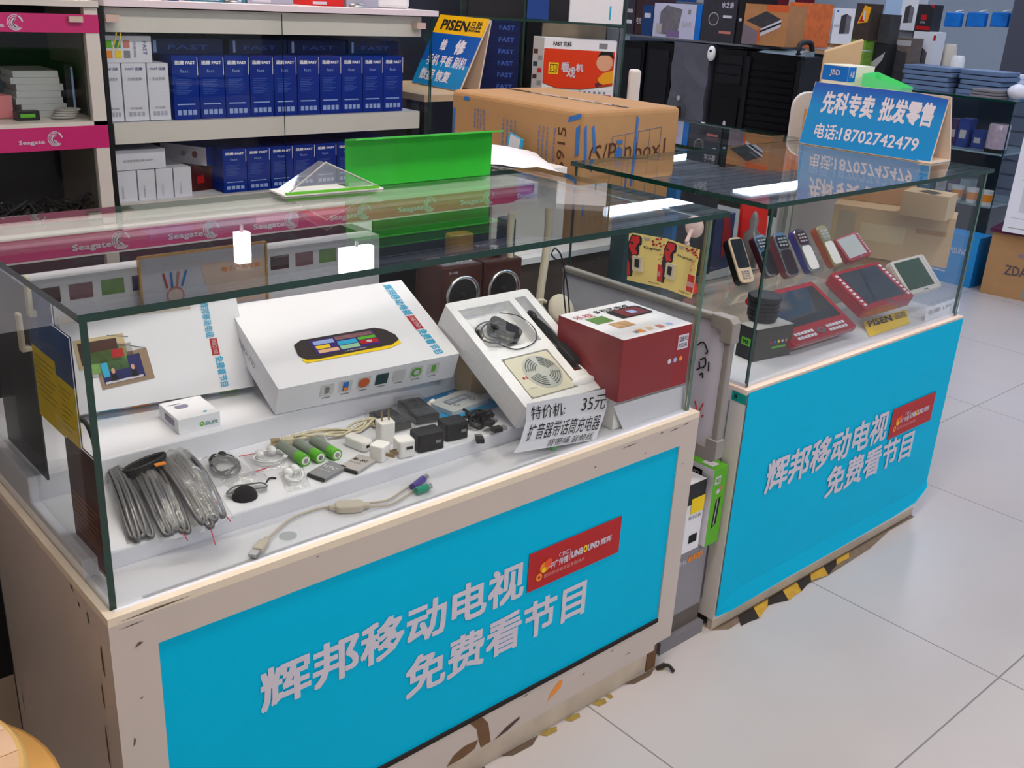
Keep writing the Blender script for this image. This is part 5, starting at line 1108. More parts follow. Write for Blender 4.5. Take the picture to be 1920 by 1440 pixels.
for k, (x, w) in enumerate(((.80,.215),(1.02,.185),(1.215,.20),(1.42,.19))):
    carton('router_box', 'dark blue box lying flat above the blue row, %s from the white boxes' % ORD[k], 'box', pose((x+.12,YS+.15,1.154+.0205)), (w,.16,.040), mat('dark_blue_print',(14,30,84),.4,noise=.1), [rect('front', (.06,.1,.10,.9), PALEBL), txt('front', (.25,.3,.8,.6), 'FAST', mat('mid_blue_print',(60,92,180),.5))], group='flat blue boxes on top of the row')
WB = mat('white_router_card',(216,216,228),.45)
for k, (a, b) in enumerate(((.668,.716),(.718,.784),(.786,.846))):
    carton('router_box', 'upright white router box, %s of the three beside the blue row' % ORD[k], 'box', pose(((a+b)/2,YS+.11,.9855+.0745)), (b-a-.002,.16,.148), WB, [txt('front', (.15,.88,.85,.93), 'FAST 迅捷', mat('violet_ink',(70,60,130),.5), .01), txt('front', (.2,.70,.8,.76), '无线宽带', GREY), txt('front', (.25,.20,.75,.24), 'FW300R', GREY)] + [rect('front', (.15+.18*q,.08,.29+.18*q,.16), mat('grey_icon',(170,170,186),.5)) for q in range(4)], group='white router boxes')
SQ = [GREENP, mat('sea_green_print',(60,140,90),.5), mat('rose_print',(196,120,110),.5), ORANGE, YEL, GREY]
carton('router_box', 'white box with six coloured squares lying on the three white ones', 'box', pose((.738,YS+.11,1.135+.034)), (.13,.16,.067), WB, [rect('front', (.06+.18*(q%3),.55-.38*(q//3),.19+.18*(q%3),.83-.38*(q//3)), SQ[q]) for q in range(6)] + [txt('front', (.62,.2,.68,.8), '迅捷网络', GREY, 0, -90), txt('front', (.82,.3,.90,.8), 'FAST', mat('violet_ink',(70,60,130),.5), 0, -90)])
t = thing('rubber_band', 'yellow rubber bands hanging in front of the white box with squares', 'rubber band'); mb = MB()
for x in (.70,.712): mb.tube([(x,YS-.003,1.212),(x-.006,YS-.003,1.19),(x-.014,YS-.003,1.172)], .0016, YEL, 5, 3)
mb.build('bands', t)
# lower shelf
for k, (a, b) in enumerate(((.672,.735),(.737,.787),(.789,.838),(.840,.893))):
    carton('router_box', 'plain white upright box on the lower shelf, %s from the dark door edge' % ORD[k], 'box', pose(((a+b)/2,YS+.11,.7715+.0415)), (b-a-.002,.16,.083), WB, [txt('front', (.3,.1,.4,.5), '迅捷网络', mat('grey_icon',(170,170,186),.5), 0, -90)], group='plain white boxes on the lower shelf')
carton('router_box', 'plain white box lying across the white boxes on the lower shelf', 'box', pose((.746,YS+.11,.8555+.0275)), (.148,.16,.053), WB, [txt('front', (.2,.4,.75,.52), '无线宽带路由器 300M', GREY)])
carton('router_box', 'blue router box turned sideways with a white end, on the lower shelf', 'box', pose((.965,YS+.16,.872), 28), (.10,.16,.052), BLUEBOX, [rect('left', (0,0,1,1), LETTER), dot('left', (.75,.55), .010, REDP), dot('left', (.5,.55), .009, mat('grey_icon',(170,170,186),.5))])
carton('router_box', 'red and black box under the sideways blue router box', 'box', pose((.94,YS+.16,.808), 10), (.08,.14,.073), mat('dark_red_print',(70,20,26),.5,noise=.3,scale=30), [rect('front', (.3,.3,.6,.6), REDP)])
for k in range(8):
    router((.975+.0768*k+.05,YS+.12,.7715+.0625), 'blue router box on the lower shelf, %s of that row' % ORD[k], 'blue router boxes on the lower shelf')
for o in [o for o in bpy.data.objects if o.get('group') == 'blue router boxes on the lower shelf']: o.scale = (1,1,.74)
# goods on top of the case, cut by the top of the frame
for k, (u0,u1,c,lab) in enumerate(((372,470,'teal_print2','teal and grey'),(474,560,'grey_icon','pale grey'),(590,655,'scarlet_print','scarlet'),(660,720,'grey_icon','pale'),(255,345,'navy_photo_print','navy'))):
    p, q = ony(u0,8,YS+.02), ony(u1,8,YS+.02)
    carton('goods_box', '%s box on top of the blue box case, cut by the top edge' % lab, 'box', pose(((p.x+q.x)/2,YS+.13,1.2925+.02)), (q.x-p.x,.16,.04), mat(c, (60,130,150)), [rect('front',(.1,.1,.5,.3),LETTER)])
t = thing('white_kettle', 'white rounded appliance on top of the blue box case at its glass end', 'appliance', pose((1.60,YS+.13,1.2925))); MB().rprism(.17,.14,.04,0,.06,WHITE2).build('body', t, bev=.01)
# lamps added atop the case to make white reflections in the near glass top
for k, (x, z, w, h_) in enumerate(((1.055,1.395,.042,.075),(1.465,1.495,.12,.085))):
    t = thing('added_lamp', ('small lit lamp added atop the blue box case to make a white reflection','wide lit lamp added atop the blue box case to make a white reflection')[k], 'lamp', pose((x,YS+.06,1.2925)))
    MB().lathe([(.03,0),(.03,.008),(.006,.012),(.006,z-1.2925-h_/2)], METAL, None, 16).build('stand', t); MB().box((0,0,z-1.2925), (w,.03,h_), emis('reflection_glow',(255,255,250),7)).build('diffuser', t)

t = thing('shelf_case', 'glass fronted case with magenta brand bands, left of the blue box case', 'shelf unit')
GX0, GX1 = -.25, .65
mb = MB()
for z0, z1 in ((.929,.986),(1.211,1.254)):
    y = YS-.022; mb.b2((GX0,y,z0),(GX1,YS,z1), PINK); zc = (z0+z1)/2
    for x in ((.515,.20,-.05) if z0 < 1 else (.452,.12,-.12)): swirl(mb, V((x+.0,y-.001,zc)), V((1,0,0)), V((0,0,1)), .0185, LETTER); mb.text('Seagate', (x-.088,y-.001,zc-.014), (.062,0,0), (0,0,.013), LETTER, .02)
mb.build('brand_band', t)
for z in (.70,.986): MB().b2((GX0,YS-.02,z),(GX1,YS+.34,z+.010), OFFW).build('shelf_board', t)
mb = MB(); mb.b2((GX1-.034,YS-.02,.0),(GX1,YS,1.27), OFFW); mb.b2((GX1-.008,YS,.0),(GX1,YS+.34,1.27), mat('smoked_board',(120,116,110),.5)); mb.build('post', t)
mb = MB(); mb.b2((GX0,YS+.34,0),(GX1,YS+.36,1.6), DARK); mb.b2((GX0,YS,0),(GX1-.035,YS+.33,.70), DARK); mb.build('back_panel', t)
mb = MB(); mb.b2((GX0,YS-.03,1.272),(GX1,YS+.34,1.286), OFFW); mb.build('top_board', t)
glass('sliding_door', (GX0,YS-.008,.70),(GX1-.04,YS-.003,1.21), t, 1, GEDGE2)
MB().b2((GX1-.075,YS-.034,1.236),(GX1-.042,YS-.023,1.25), mat('pinkish_clip',(206,180,170),.4)).build('door_clip', t)
z = .9965
for k in range(7):
    hgt = .016; w = .11+.004*(k%3); carton('disc_case', 'grey white stacked case in the pile behind the pink bands, %s from the bottom' % ORD[k], 'disc case', pose((.525+.006*math.sin(k*2),YS+.16,z+hgt/2), 3*math.sin(k)), (w,.14,hgt), mat('grey_white_case',(176,180,184),.4), [], group='pile of cases behind the magenta bands'); z += hgt+.0005
carton('goods_box', 'dark slim carton standing beside the pile of grey cases', 'box', pose((.605,YS+.16,1.062)), (.022,.13,.13), DARK, [rect('front',(.7,.05,.95,.95),PALEBL)])
carton('goods_box', 'salmon pink carton in the magenta banded case', 'box', pose((.405,YS+.13,1.025), 6), (.09,.10,.055), mat('salmon_print',(200,120,124),.5))
carton('goods_box', 'bright green carton high at the back of the magenta banded case', 'box', pose((.39,YS+.24,1.135)), (.11,.10,.05), GREENP); carton('goods_box', 'blue grey bagged carton behind the salmon one', 'box', pose((.40,YS+.24,1.053)), (.16,.10,.112), mat('blue_grey_bag',(96,116,130),.25,noise=.3,scale=30,coat=.5))
carton('goods_box', 'black and green flat gadget lying before the pile of cases', 'box', pose((.475,YS+.05,1.0085)), (.055,.03,.022), BLACK, [rect('front',(.15,.3,.8,.7),GREENP)])
t = thing('cable_bundle', 'grey white cable lying beside the dark slim carton in the pink case', 'cable'); mb = MB()
for k in range(4): mb.tube([(.565+.03*math.cos(a)+.004*k,YS+.05+.02*math.sin(a),1.001+.006*k) for a in [2*math.pi*i/8 for i in range(8)]], .003, LGREY, 5, 3, True)
mb.build('coil', t)
rnd = random.Random(12)
for k in range(5):
    t = thing('cable_bundle', 'dark cables heaped on the lower shelf of the magenta banded case, %s pile' % ORD[k], 'cable'); mb = MB(); cx = .36+.06*k
    for q in range(5): mb.tube([(cx+(rnd.random()-.5)*.10,YS+.10+(rnd.random()-.5)*.10,.714+.07*rnd.random()) for _ in range(5)], .004, BLACK if q % 2 else DARK, 5, 3)
    mb.build('cables', t)
for k in range(3): carton('goods_box', ('pale grey carton among the dark cables','small whitish carton among the dark cables','grey blister pack among the dark cables')[k], 'box', pose((.34+.10*k,YS+.05,.7105+.018), 10*k), (.05,.04,.034), LGREY)

# ------------------------------------------------------------------ glass case with the red television box, behind the carton
ME = pose((2.395,1.66,0), -43)         # local x along the case front, -y towards the camera
t = thing('display_case', 'tall green edged glass case holding the red television box', 'display case', ME)
def g2(name, lo, hi, thin, e=GEDGE):
    ks = {0:('left','right'),1:('front','back'),2:('bottom','top')}[thin]; return MB().b2(lo, hi, e, None, {k: GLASS if thin == 2 else GLASSV for k in ks}).build(name, t)
g2('side_glass', (-.175,-.02,.70),(-.168,.30,1.55), 0); g2('side_glass', (.190,-.02,.70),(.197,.30,1.55), 0)
for z in (1.0,1.262): g2('glass_shelf', (-.40,-.02,z),(.19,.30,z+.008), 2)
g2('side_glass', (-.407,-.02,.70),(-.40,.30,1.55), 0)
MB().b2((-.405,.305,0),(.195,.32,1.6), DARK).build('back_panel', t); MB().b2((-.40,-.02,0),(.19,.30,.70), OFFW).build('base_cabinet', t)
df_ = (.305,.10,.202); fp = [onz(0,0,0)]
carton('television_box', 'red and white television box with a gold dragon figure and white brush lettering', 'box', ME @ pose((.018,.045,1.0085+.101)), df_, WHITE,
    [rect('front', (.135,.13,.985,.82), mat('vermilion_red_print',(214,56,16),.4)), rect('front', (0,0,.13,1), LGREY), pol('front', [(.135,.13),(.55,.13),(.985,.22),(.985,.13)], WHITE, 1), pol('front', [(.135,.22),(.30,.14),(.135,.12)], WHITE, 1), pol('front', [(.135,.225),(.30,.145),(.60,.14),(.985,.235),(.985,.22),(.60,.125),(.30,.13),(.135,.21)], BROWN, 2),
     txt('front', (.24,.865,.46,.955), 'FAST 先科', INK, .02), rect('front', (.79,.86,.89,.955), GREY), rect('front', (.20,.38,.32,.58), YEL, 1), rect('front', (.215,.405,.305,.555), mat('dark_gold_print',(120,80,10),.5), 2), txt('front', (.22,.42,.30,.54), '88', YEL, .02, 0, 3),
     txt('front', (.35,.42,.45,.60), '看', LETTER, .02, 0, 3), txt('front', (.42,.33,.53,.52), '戏', LETTER, .02, 0, 3), txt('front', (.53,.44,.62,.58), '机', LETTER, .02, 0, 3),
     dot('front', (.87,.62), .030, SKIN, 2), pol('front', [(.78,.72),(.82,.82),(.95,.82),(.985,.70),(.96,.72),(.92,.76),(.82,.75)], INK, 3), pol('front', [(.80,.34),(.86,.44),(.985,.50),(.985,.28),(.88,.24),(.82,.26)], mat('gold_print',(230,160,30),.4), 3), pol('front', [(.77,.25),(.82,.28),(.86,.24),(.79,.18)], mat('plum_print',(90,30,60),.5), 3), rect('front', (.60,.0,.985,.055), REDP)] +
    [rect('front', (.01+.055*(k%2),.72-.11*k,.06+.055*(k%2),.80-.11*k), [mat('dark_photo_print',(70,36,28),.5), GREY, mat('dark_teal_print',(24,90,110),.4), REDP][k%4], 1) for k in range(6)] + [rect('front', (.58+.06*k,.07,.61+.06*k,.11), GREY, 2) for k in range(6)])
carton('goods_box', 'wide beige photo print carton on the glass shelf above the red television box', 'box', ME @ pose((.04,.13,1.36)), (.24,.14,.18), mat('stone_photo_print',(150,136,116),.5,noise=.25,scale=20), [rect('front',(.04,.06,.96,.30),mat('stone_grey',(140,140,140),.5))])
carton('goods_box', 'white carton standing on the upper glass shelf, cut by the top of the picture', 'box', ME @ pose((.085,.03,1.2705+.06)), (.19,.10,.12), WHITE, [rect('front',(.75,.1,.78,.5),CYANT)])
carton('goods_box', 'blue carton beside the beige print carton on the glass shelf', 'box', ME @ pose((-.125,.13,1.33)), (.08,.12,.119), mat('mid_blue_carton',(30,66,140),.4))
bpy.data.objects['goods_box'].location  # first goods box stays as placed
for o in list(bpy.data.objects):
    if o.get('label','').startswith('wide beige photo'): o.matrix_world = ME @ pose((.03,.20,1.10)); o.scale = (1,1,1)
    if o.get('label','').startswith('blue carton beside'): o.matrix_world = ME @ pose((-.125,.13,1.2705+.06))
carton('goods_box', 'grey and brown carton behind the red television box', 'box', ME @ pose((.165,.20,1.10)), (.045,.10,.18), GREY)
for o in list(bpy.data.objects):
    if o.get('label','').startswith('wide beige photo'): o.matrix_world = ME @ pose((.015,.17,1.0085+.125)); o.data.transform(Matrix.Diagonal((1,.9,1.38,1)))
    if o.get('label','').startswith('grey and brown'): o.matrix_world = ME @ pose((.162,.17,1.0085+.122)); o.data.transform(Matrix.Diagonal((1,1,1.35,1)))
for k in range(6): carton('router_box', 'dark blue carton stacked left of the red television box, %s from the bottom' % ORD[k], 'box', ME @ pose((-.287,.09,1.0085+.0205+.0415*k)), (.205,.16,.041), mat('midnight_print',(16,30,80),.35,noise=.15), [txt('front',(.62,.3,.9,.7),'FAST',mat('mid_blue_print',(60,92,180),.5),.02)], group='stack of dark blue cartons')

# ------------------------------------------------------------------ rack of black computer cases
XR = 3.7
SY = lambda y: -1.1129+(y+1.1129)*1.14
SZ = lambda z: 1.369-(1.369-z)*1.14
t = thing('steel_rack', 'steel rack carrying the black computer cases and the boxes above them', 'rack')
GS = mat('grey_steel',(120,124,130),.4,.5)
MB().b2((XR-.02,SY(.98),.735),(XR+.50,SY(2.25),.755), GS).build('lower_shelf', t); MB().b2((XR+.02,SY(1.452),1.178),(XR+.48,SY(2.25),1.1855), GS).build('upper_shelf', t); MB().b2((XR+.16,SY(1.16),1.186),(XR+.50,SY(1.4515),1.189), GS).build('upper_shelf', t)
for x in (XR+.03,XR+.47):
    for y in (SY(1.0),SY(2.23)): MB().b2((x-.012,y-.012,0),(x+.012,y+.012,1.178 if y>2 else .735), GS).build('post', t)
BK = mat('black_case_steel',(20,21,25),.45,noise=.15); BKF = mat('black_case_front',(13,13,17),.3,noise=.2)
def tower(label, y0, y1, zt, depth, style):
    t = thing('computer_case', label, 'computer case', pose((XR,(y0+y1)/2,.7555))); w = y1-y0; h = zt-.7555
    MB().b2((.012,-w/2,0),(depth,w/2,h), BK).build('body', t, bev=.004)
    mb = MB(); mb.b2((-.006,-w/2+.003,.0),(.012,w/2-.003,h+.002), BKF)
    if style == 'ribs':
        for k in range(10): mb.b2((-.014,-w/2+.02,.05+k*(h-.09)/10),(-.006,w/2-.02,.05+(k+.72)*(h-.09)/10), BKF)
        for s in (-1,1): mb.b2((-.020,s*w/2-.012,.02),(-.004,s*w/2+.012,h-.02), BK)
    elif style == 'bays':
        for k in range(3): mb.b2((-.010,-w/2+.02,h-.06-.045*k),(-.006,w/2-.02,h-.022-.045*k), BK)
        mb.b2((-.012,-w/2+.015,.02),(-.006,w/2-.03,h*.48), BKF); mb.b2((-.010,w*.18,.02),(-.008,w*.19,h*.44), LGREY); mb.disc((-.0125,-.01,h*.18),(0,.008,0),(0,0,.012), LETTER)
    else:
        mb.b2((-.010,-w/2+.02,.03),(-.006,w/2-.02,h-.03), BK)
    mb.build('front_panel', t)
    return t
tower('plain black computer case at the glass display end of the rack', 2.430, 2.607, 1.154, .42, 'plain')
tower('black computer case with narrow front, second from the glass display end', 2.248, 2.419, 1.159, .42, 'bays2')
tower('black computer case with drive bays and a silver line, in the middle of the rack', 1.809, 1.986, 1.159, .42, 'bays')
tb = tower('big ribbed black computer case with a carrying handle on top', 1.518, 1.792, 1.159, .48, 'ribs')
mb = MB(); h = SZ(1.185)-.7555; mb.tube([(.03,-.09,h),(.04,-.088,h+.05),(.12,-.088,h+.055),(.14,-.09,h)], .012, BLACK, 8, 4); mb.build('handle', tb)
mb = MB(); mb.add([(.0,-.115,h),(.0,.115,h),(.12,.115,h+.02),(.12,-.115,h+.02),(.12,.115,h),(.12,-.115,h)], [(0,3,2,1),(0,1,4,5),(3,5,4,2),(0,5,3),(1,2,4)], mat('blue_grey_mesh_top',(120,140,150),.4,noise=.4,scale=60)); mb.build('top_panel', tb)
t = thing('computer_case', 'computer case wrapped in a grey plastic bag, third along the rack', 'computer case', pose((XR,SY(1.735),.7555)))
mb = MB(); n = 8; vs = []; rnd = random.Random(8)
for k in range(9):
    z = .418*k/8
    for (x,y) in ((-.01,-.112),(-.012,-.03),(-.012,.03),(-.01,.112),(.2,.105),(.42,.103),(.42,-.103),(.2,-.105)): vs.append((x+.014*(rnd.random()-.5),y+.014*(rnd.random()-.5),z))
mb.add(vs, [(k*8+i,k*8+(i+1)%8,(k+1)*8+(i+1)%8,(k+1)*8+i) for k in range(8) for i in range(8)]+[tuple(range(64,72))], mat('grey_poly_bag',(84,86,96),.28,noise=.3,scale=12,coat=.4)); mb.build('bag', t)
mb = MB(); mb.quad((-.026,-.0,.02),(-.026,.045,.02),(-.026,.035,.12),(-.026,.012,.12), BLACK); mb.disc((-.027,.035,.16),(0,.010,0),(0,0,.012), LGREY); mb.build('print', t)
t = thing('white_plush', 'little white round object hanging between the wrapped case and the black case with drive bays', 'ornament', pose((XR-.03,SY(1.615),SZ(1.165)))); MB().ball((0,0,0),.026,WHITE2,(.7,.8,1.35)).build('body', t); mb = MB(); mb.ball((-.016,-.006,.012),.007,BLACK,(.5,1,1)); mb.build('dark_spot', t)
PCP = mat('dark_case_picture',(60,58,62),.5,noise=.4,scale=40)
def rackbox(label, u0, u1, vt, vb, m, prints, x=XR+.05, dep=.25, zb=None, mats=None, nm='computer_box'):
    a = onx(u0, vb, x); b = onx(u1, vb, x); c = onx((u0+u1)/2, vt, x); z0 = zb if zb is not None else (a.z+b.z)/2
    w = abs(a.y-b.y); h = c.z-z0
    return carton(nm, label, 'box', Matrix.Translation(V((x+dep/2,(a.y+b.y)/2,z0+h/2))) @ Matrix.Rotation(R_(-90),4,'Z'), (w,dep,h), m, prints, mats=mats)
ZR = 1.186
rackbox('narrow dark box with white print at the glass case end of the upper rack', 1166, 1186, -4, 72, mat('dark_grey_print',(52,50,58),.5,noise=.3,scale=30), [rect('front',(.3,.3,.8,.4),LETTER),rect('front',(.3,.6,.8,.7),LGREY)], zb=ZR)
rackbox('dark brown box with two white characters beside the narrow dark box', 1188, 1197+4, -4, 72, mat('dark_brown_print',(58,34,36),.5), [txt('front',(.2,.3,.9,.48),'电竞',LETTER)], zb=ZR)
rackbox('deep blue box left of the pale box picturing a grey case', 1201, 1220, 10, 72, mat('deep_sea_print',(24,60,110),.5,noise=.3,scale=20), [rect('front',(.2,.6,.8,.75),LETTER)], zb=ZR)
rackbox('pale lilac box picturing a grey computer case on the upper rack', 1222, 1300, 7, 72, mat('pale_lilac_print',(190,190,214),.45), [pol('front',[(.14,.10),(.60,.06),(.68,.85),(.30,.95),(.16,.75)],mat('grey_case_picture',(110,106,112),.5,noise=.4,scale=30)), rect('front',(.08,.12,.22,.40),LGREY,1), rect('front',(.35,.02,.65,.22),mat('mauve_print',(120,100,140),.5),1), txt('front',(.70,.35,.92,.5),'GAME',LGREY), rect('front',(.82,.72,.88,.86),GREY,1)], zb=ZR)
rackbox('bright blue narrow box edge beside the pale lilac box', 1301, 1311, 8, 70, BLUE, [], zb=ZR)
rackbox('dark grey box picturing a round fan on the upper rack', 1313, 1376, -4, 66, mat('dark_grey_print',(52,50,58),.5,noise=.3,scale=30), [dot('front',(.35,.52),.030,LGREY,1,.86), dot('front',(.35,.52),.025,mat('dark_case_picture',(60,58,62),.5),1), txt('front',(.55,.78,.9,.92),'水之语',LETTER,.02), rect('front',(.62,.56,.88,.62),LETTER,1), rect('front',(.55,.2,.9,.26),mat('rose_print',(196,120,110),.5),1)], zb=ZR)
rackbox('thin black box with white print beside the golden box', 1377, 1388, -4, 84, INK, [rect('front',(.3,.5,.7,.56),LETTER)], zb=ZR)
rackbox('golden and rust box picturing a small black desktop case', 1390, 1472, 8, 76, mat('tan_gold_print',(176,124,80),.45,noise=.2,scale=14), [pol('front',[(.06,.58),(.45,.42),(.86,.66),(.50,.84)],PCP,1), pol('front',[(.40,.20),(.86,.48),(.86,.66),(.40,.40)],LETTER,1), pol('front',[(.40,.30),(.86,.55),(.86,.60),(.40,.35)],INK,2), pol('front',[(0,0),(.36,0),(.36,.34),(0,.5)],mat('grey_violet_print',(120,108,116),.5),1), pol('front',[(.36,.08),(.42,.10),(.42,.40),(.36,.38)],mat('rust_print',(206,92,44),.5),2), rect('front',(.5,.84,1,1),mat('rust_print',(206,92,44),.5))], zb=1.1895, x=XR+.05, dep=.14)
rackbox('orange and red abstract print box on the far part of the rack', 1474, 1500, 4, 60, mat('flame_print',(226,110,50),.45,noise=.5,scale=30), [pol('front',[(.1,0),(.9,0),(.9,.3),(.5,.45)],mat('grey_violet_print',(120,108,116),.5),1)], zb=1.1895, x=XR+.20)
for k, (u0, u1) in enumerate(((1165,1210),(1212,1262),(1264,1330),(1390,1440),(1442,1500))):
    p = onx(u0,2,5.9); q = onx(u1,2,5.9); carton('goods_box', '%s box high on the far wall shelf, cut by the picture top' % ('bright blue','sky blue and yellow','navy','deep purple','dark red')[k], 'box', Matrix.Translation(V((6.0,(p.y+q.y)/2,1.40))) @ Matrix.Rotation(R_(-90),4,'Z'), (abs(p.y-q.y)-.004,.16,.10), mat(('bright_blue_print','sky_print','navy_photo_print','purple_print','maroon_gloss')[k],((20,110,200),(60,150,210),(20,44,84),(70,30,70),(104,20,30))[k]), [rect('front',(.6,.0,.8,.8),YEL if k==1 else LGREY)])
p = onx(1150,2,5.9); q = onx(1510,2,5.9)
t = thing('wall_shelf', 'long pale shelf unit far behind the black computer cases', 'shelf unit'); MB().b2((5.88,q.y,1.335),(6.12,p.y,1.3495), mat('grey_steel',(120,124,130),.4,.5)).build('shelf_board', t); MB().b2((6.13,q.y,0),(6.16,p.y,1.36), mat('blue_grey_panel',(70,78,92),.5)).build('back_panel', t)

# white chairs in the aisle
def chair(label, loc, yaw, top):
    t = thing('chair', label, 'chair', pose(loc, yaw)); W2 = mat('white_chair_plastic',(214,208,204),.35)
    mb = MB(); out = []
    for (sx,a0) in ((1,0),(-1,90)):
        for k in range(6):
            a = R_(a0+90*k/5); out.append((sx*(.20-.05)+.05*math.cos(a), top-.05+.05*math.sin(a)))
    out += [(-.19,.46),(.19,.46)]
    mb.prism(out, -.012, .012, W2, Matrix.Rotation(R_(90),4,'X')); mb.build('backrest', t, bev=.004)
    MB().rprism(.42,.42,.05,.43,.46,W2,Matrix.Translation((0,-.21,0))).build('seat', t, bev=.005)
    for x in (-.18,.18):
        for y in (-.02,-.39): MB().cyl((x*1.1,y-.01,0),(x,y,.43),.014,METAL,10).build('leg', t)
chair('white chair with rounded back between the return counter and the ribbed black case', (2.80,.72,0), 138, 1.105)
t = thing('network_router', 'upright white rounded gadget on the return counter, against the black cases', 'gadget', pose((2.15,1.115,.9935), -42))
MB().rprism(.036,.05,.012,0,.16,mat('white_chair_plastic',(214,208,204),.35)).build('body', t, bev=.008, seg=3); MB().box((.0,0,.002),(.05,.06,.004),LGREY).build('foot', t)

# ------------------------------------------------------------------ far right: cartons, glass counter, slat wall
XP = 6.4
def farbox(label, u0, u1, vt, vb, x, m, prints, dep=.11, zb=None): return rackbox(label, u0, u1, vt, vb, m, prints, x=x, dep=dep, zb=zb)
casepic = lambda a,b,c,d: [pol('front',[(a,b),(c,b+.03),(c,d-.08),((a+c)/2,d),(a,d-.06)],PCP,1), pol('front',[(a+(c-a)*.55,b+.02),(c,b+.03),(c,d-.08),(a+(c-a)*.55,d-.03)],mat('grey_case_picture',(110,106,112),.5,noise=.4,scale=30),2)]
WBX = mat('white_case_carton',(222,222,226),.45)
farbox('white carton picturing a black computer case, nearest the golden box', 1508, 1552, 14, 76, 5.2, WBX, casepic(.5,.06,.96,.80)+[txt('front',(.06,.26,.45,.38),'GAMEON',INK,.02), rect('front',(.1,.86,.2,.94),BLUE)], zb=1.172)
farbox('white carton picturing a black computer case, second of the white pair', 1556, 1594, 15, 84, 5.2, WBX, casepic(.35,.28,.85,.85)+[txt('front',(.06,.46,.34,.54),'GAMEON',LGREY,.02), rect('front',(.1,.88,.2,.94),BLUE)], zb=1.172)
farbox('dark carton with yellow and red printed robots beside the white pair', 1597, 1628, 6, 70, 5.2, mat('dark_camo_print',(60,48,40),.5,noise=.6,scale=40), [pol('front',[(.2,.45),(.5,.95),(.9,.9),(.8,.5)],mat('gold_print',(230,160,30),.4),1), pol('front',[(.3,.5),(.45,.7),(.6,.5)],REDP,2), rect('front',(.5,.55,.6,.8),LETTER,3)], zb=1.2025)
farbox('lime and black carton under the robot print carton', 1592, 1618, 74, 110, 5.2, mat('lime_camo_print',(110,150,50),.5,noise=.6,scale=50), [rect('front',(.1,.0,.9,.3),INK)], zb=.9655)
farbox('dark charcoal carton with small white badge, beside the robot print carton', 1630, 1664, 26, 78, 5.3, mat('charcoal_carton',(62,62,62),.5,noise=.3,scale=30), [rect('front',(.1,.06,.38,.3),LETTER), rect('front',(.1,.8,.2,.92),LETTER), pol('front',[(.5,.2),(.8,.3),(.8,.8),(.5,.7)],PCP)], zb=1.189)
farbox('black carton with a silver diagonal picture under the charcoal carton', 1622, 1658, 80, 130, 5.3, mat('black_carton',(36,36,40),.5,noise=.3,scale=30), [pol('front',[(.1,.1),(.8,.6),(.9,.8),(.2,.5)],LGREY)], zb=.9655)
farbox('brown grey carton with dark case picture in the stack near the tall white carton', 1660, 1704, 70, 130, 5.4, mat('taupe_carton',(104,92,84),.5,noise=.3,scale=30), [pol('front',[(.1,.05),(.8,.1),(.8,.7),(.1,.75)],PCP), rect('front',(.3,.84,.9,.95),LGREY)], zb=.9655)
farbox('tall pale blue white carton at the back of the stacks', 1650, 1684, -10, 70, 5.9, mat('pale_sky_carton',(170,194,220),.5), [], zb=.0)
farbox('white carton picturing a black case, topmost of the outer stack', 1682, 1712, -10, 62, 5.56, WBX, casepic(.25,.2,.80,.72)+[rect('front',(.9,.9,1,1),REDP)], zb=1.266)
farbox('black carton with red print between the two white ones', 1714, 1744, 8, 56, 5.56, mat('black_carton',(36,36,40),.5), [rect('front',(.3,.42,.65,.62),REDP), txt('front',(.3,.3,.6,.38),'GTX',LETTER), rect('front',(.05,.06,.95,.2),REDP), pol('front',[(.7,1),(1,1),(1,.85)],REDP)], zb=1.266)
farbox('white carton picturing a black case, lowest of the outer stack', 1702, 1745, 58, 126, 5.56, WBX, casepic(.28,.22,.72,.70)+[rect('front',(.88,.84,.98,.94),REDP)], zb=.9655)
carton('cardboard_carton', 'plain brown carton under the pair of white cartons on the far counter', 'box', pose((5.33,2.345,1.0685)), (.20,.32,.205), KRAFT)
carton('cardboard_carton', 'plain grey carton under the topmost white carton on the far counter', 'box', pose((5.68,2.08,1.1155)), (.20,.12,.299), GREY)
struct(MB().b2((7.6,1.9,0),(8.0,2.35,3.0), mat('dark_grey_pillar',(74,74,84),.5)).build('trim_1')).name = 'trim_1'
# far slatted wall panel
t = MB(); t.b2((7.9,-1.2,0),(7.98,2.0,3.0), slat_mat('pale_blue_slat_board',(158,172,200),(86,96,116),.11,2,.13)); o = t.build('wall_slatted'); o['kind'] = 'structure'
for k, (u0,u1) in enumerate(((1780,1804),(1822,1850),(1867,1893),(1902,1926))):
    a = onx(u0,22,7.8); b = onx(u1,52,7.8); t = thing('blister_pack', 'blue packed bag hanging on the slatted wall, %s from the dark pillar' % ORD[k], 'packet', None, 'blue packets on the slatted wall')
    mb = MB(); mb.b2((7.74,b.y,b.z),(7.80,a.y,a.z), mat('azure_packet',(20,110,190),.35,noise=.5,scale=14)); mb.build('packet', t, bev=.01); mb = MB(); mb.cyl((7.77,(a.y+b.y)/2,a.z),(7.895,(a.y+b.y)/2,a.z+.015),.006,METAL,8); mb.build('peg', t)
    mb = MB(); mb.b2((7.82,b.y-.09,b.z+.01),(7.87,b.y-.01,a.z-.01), mat('dark_blue_packet',(40,50,84),.35,noise=.4,scale=20)); mb.build('rear_packet', t)
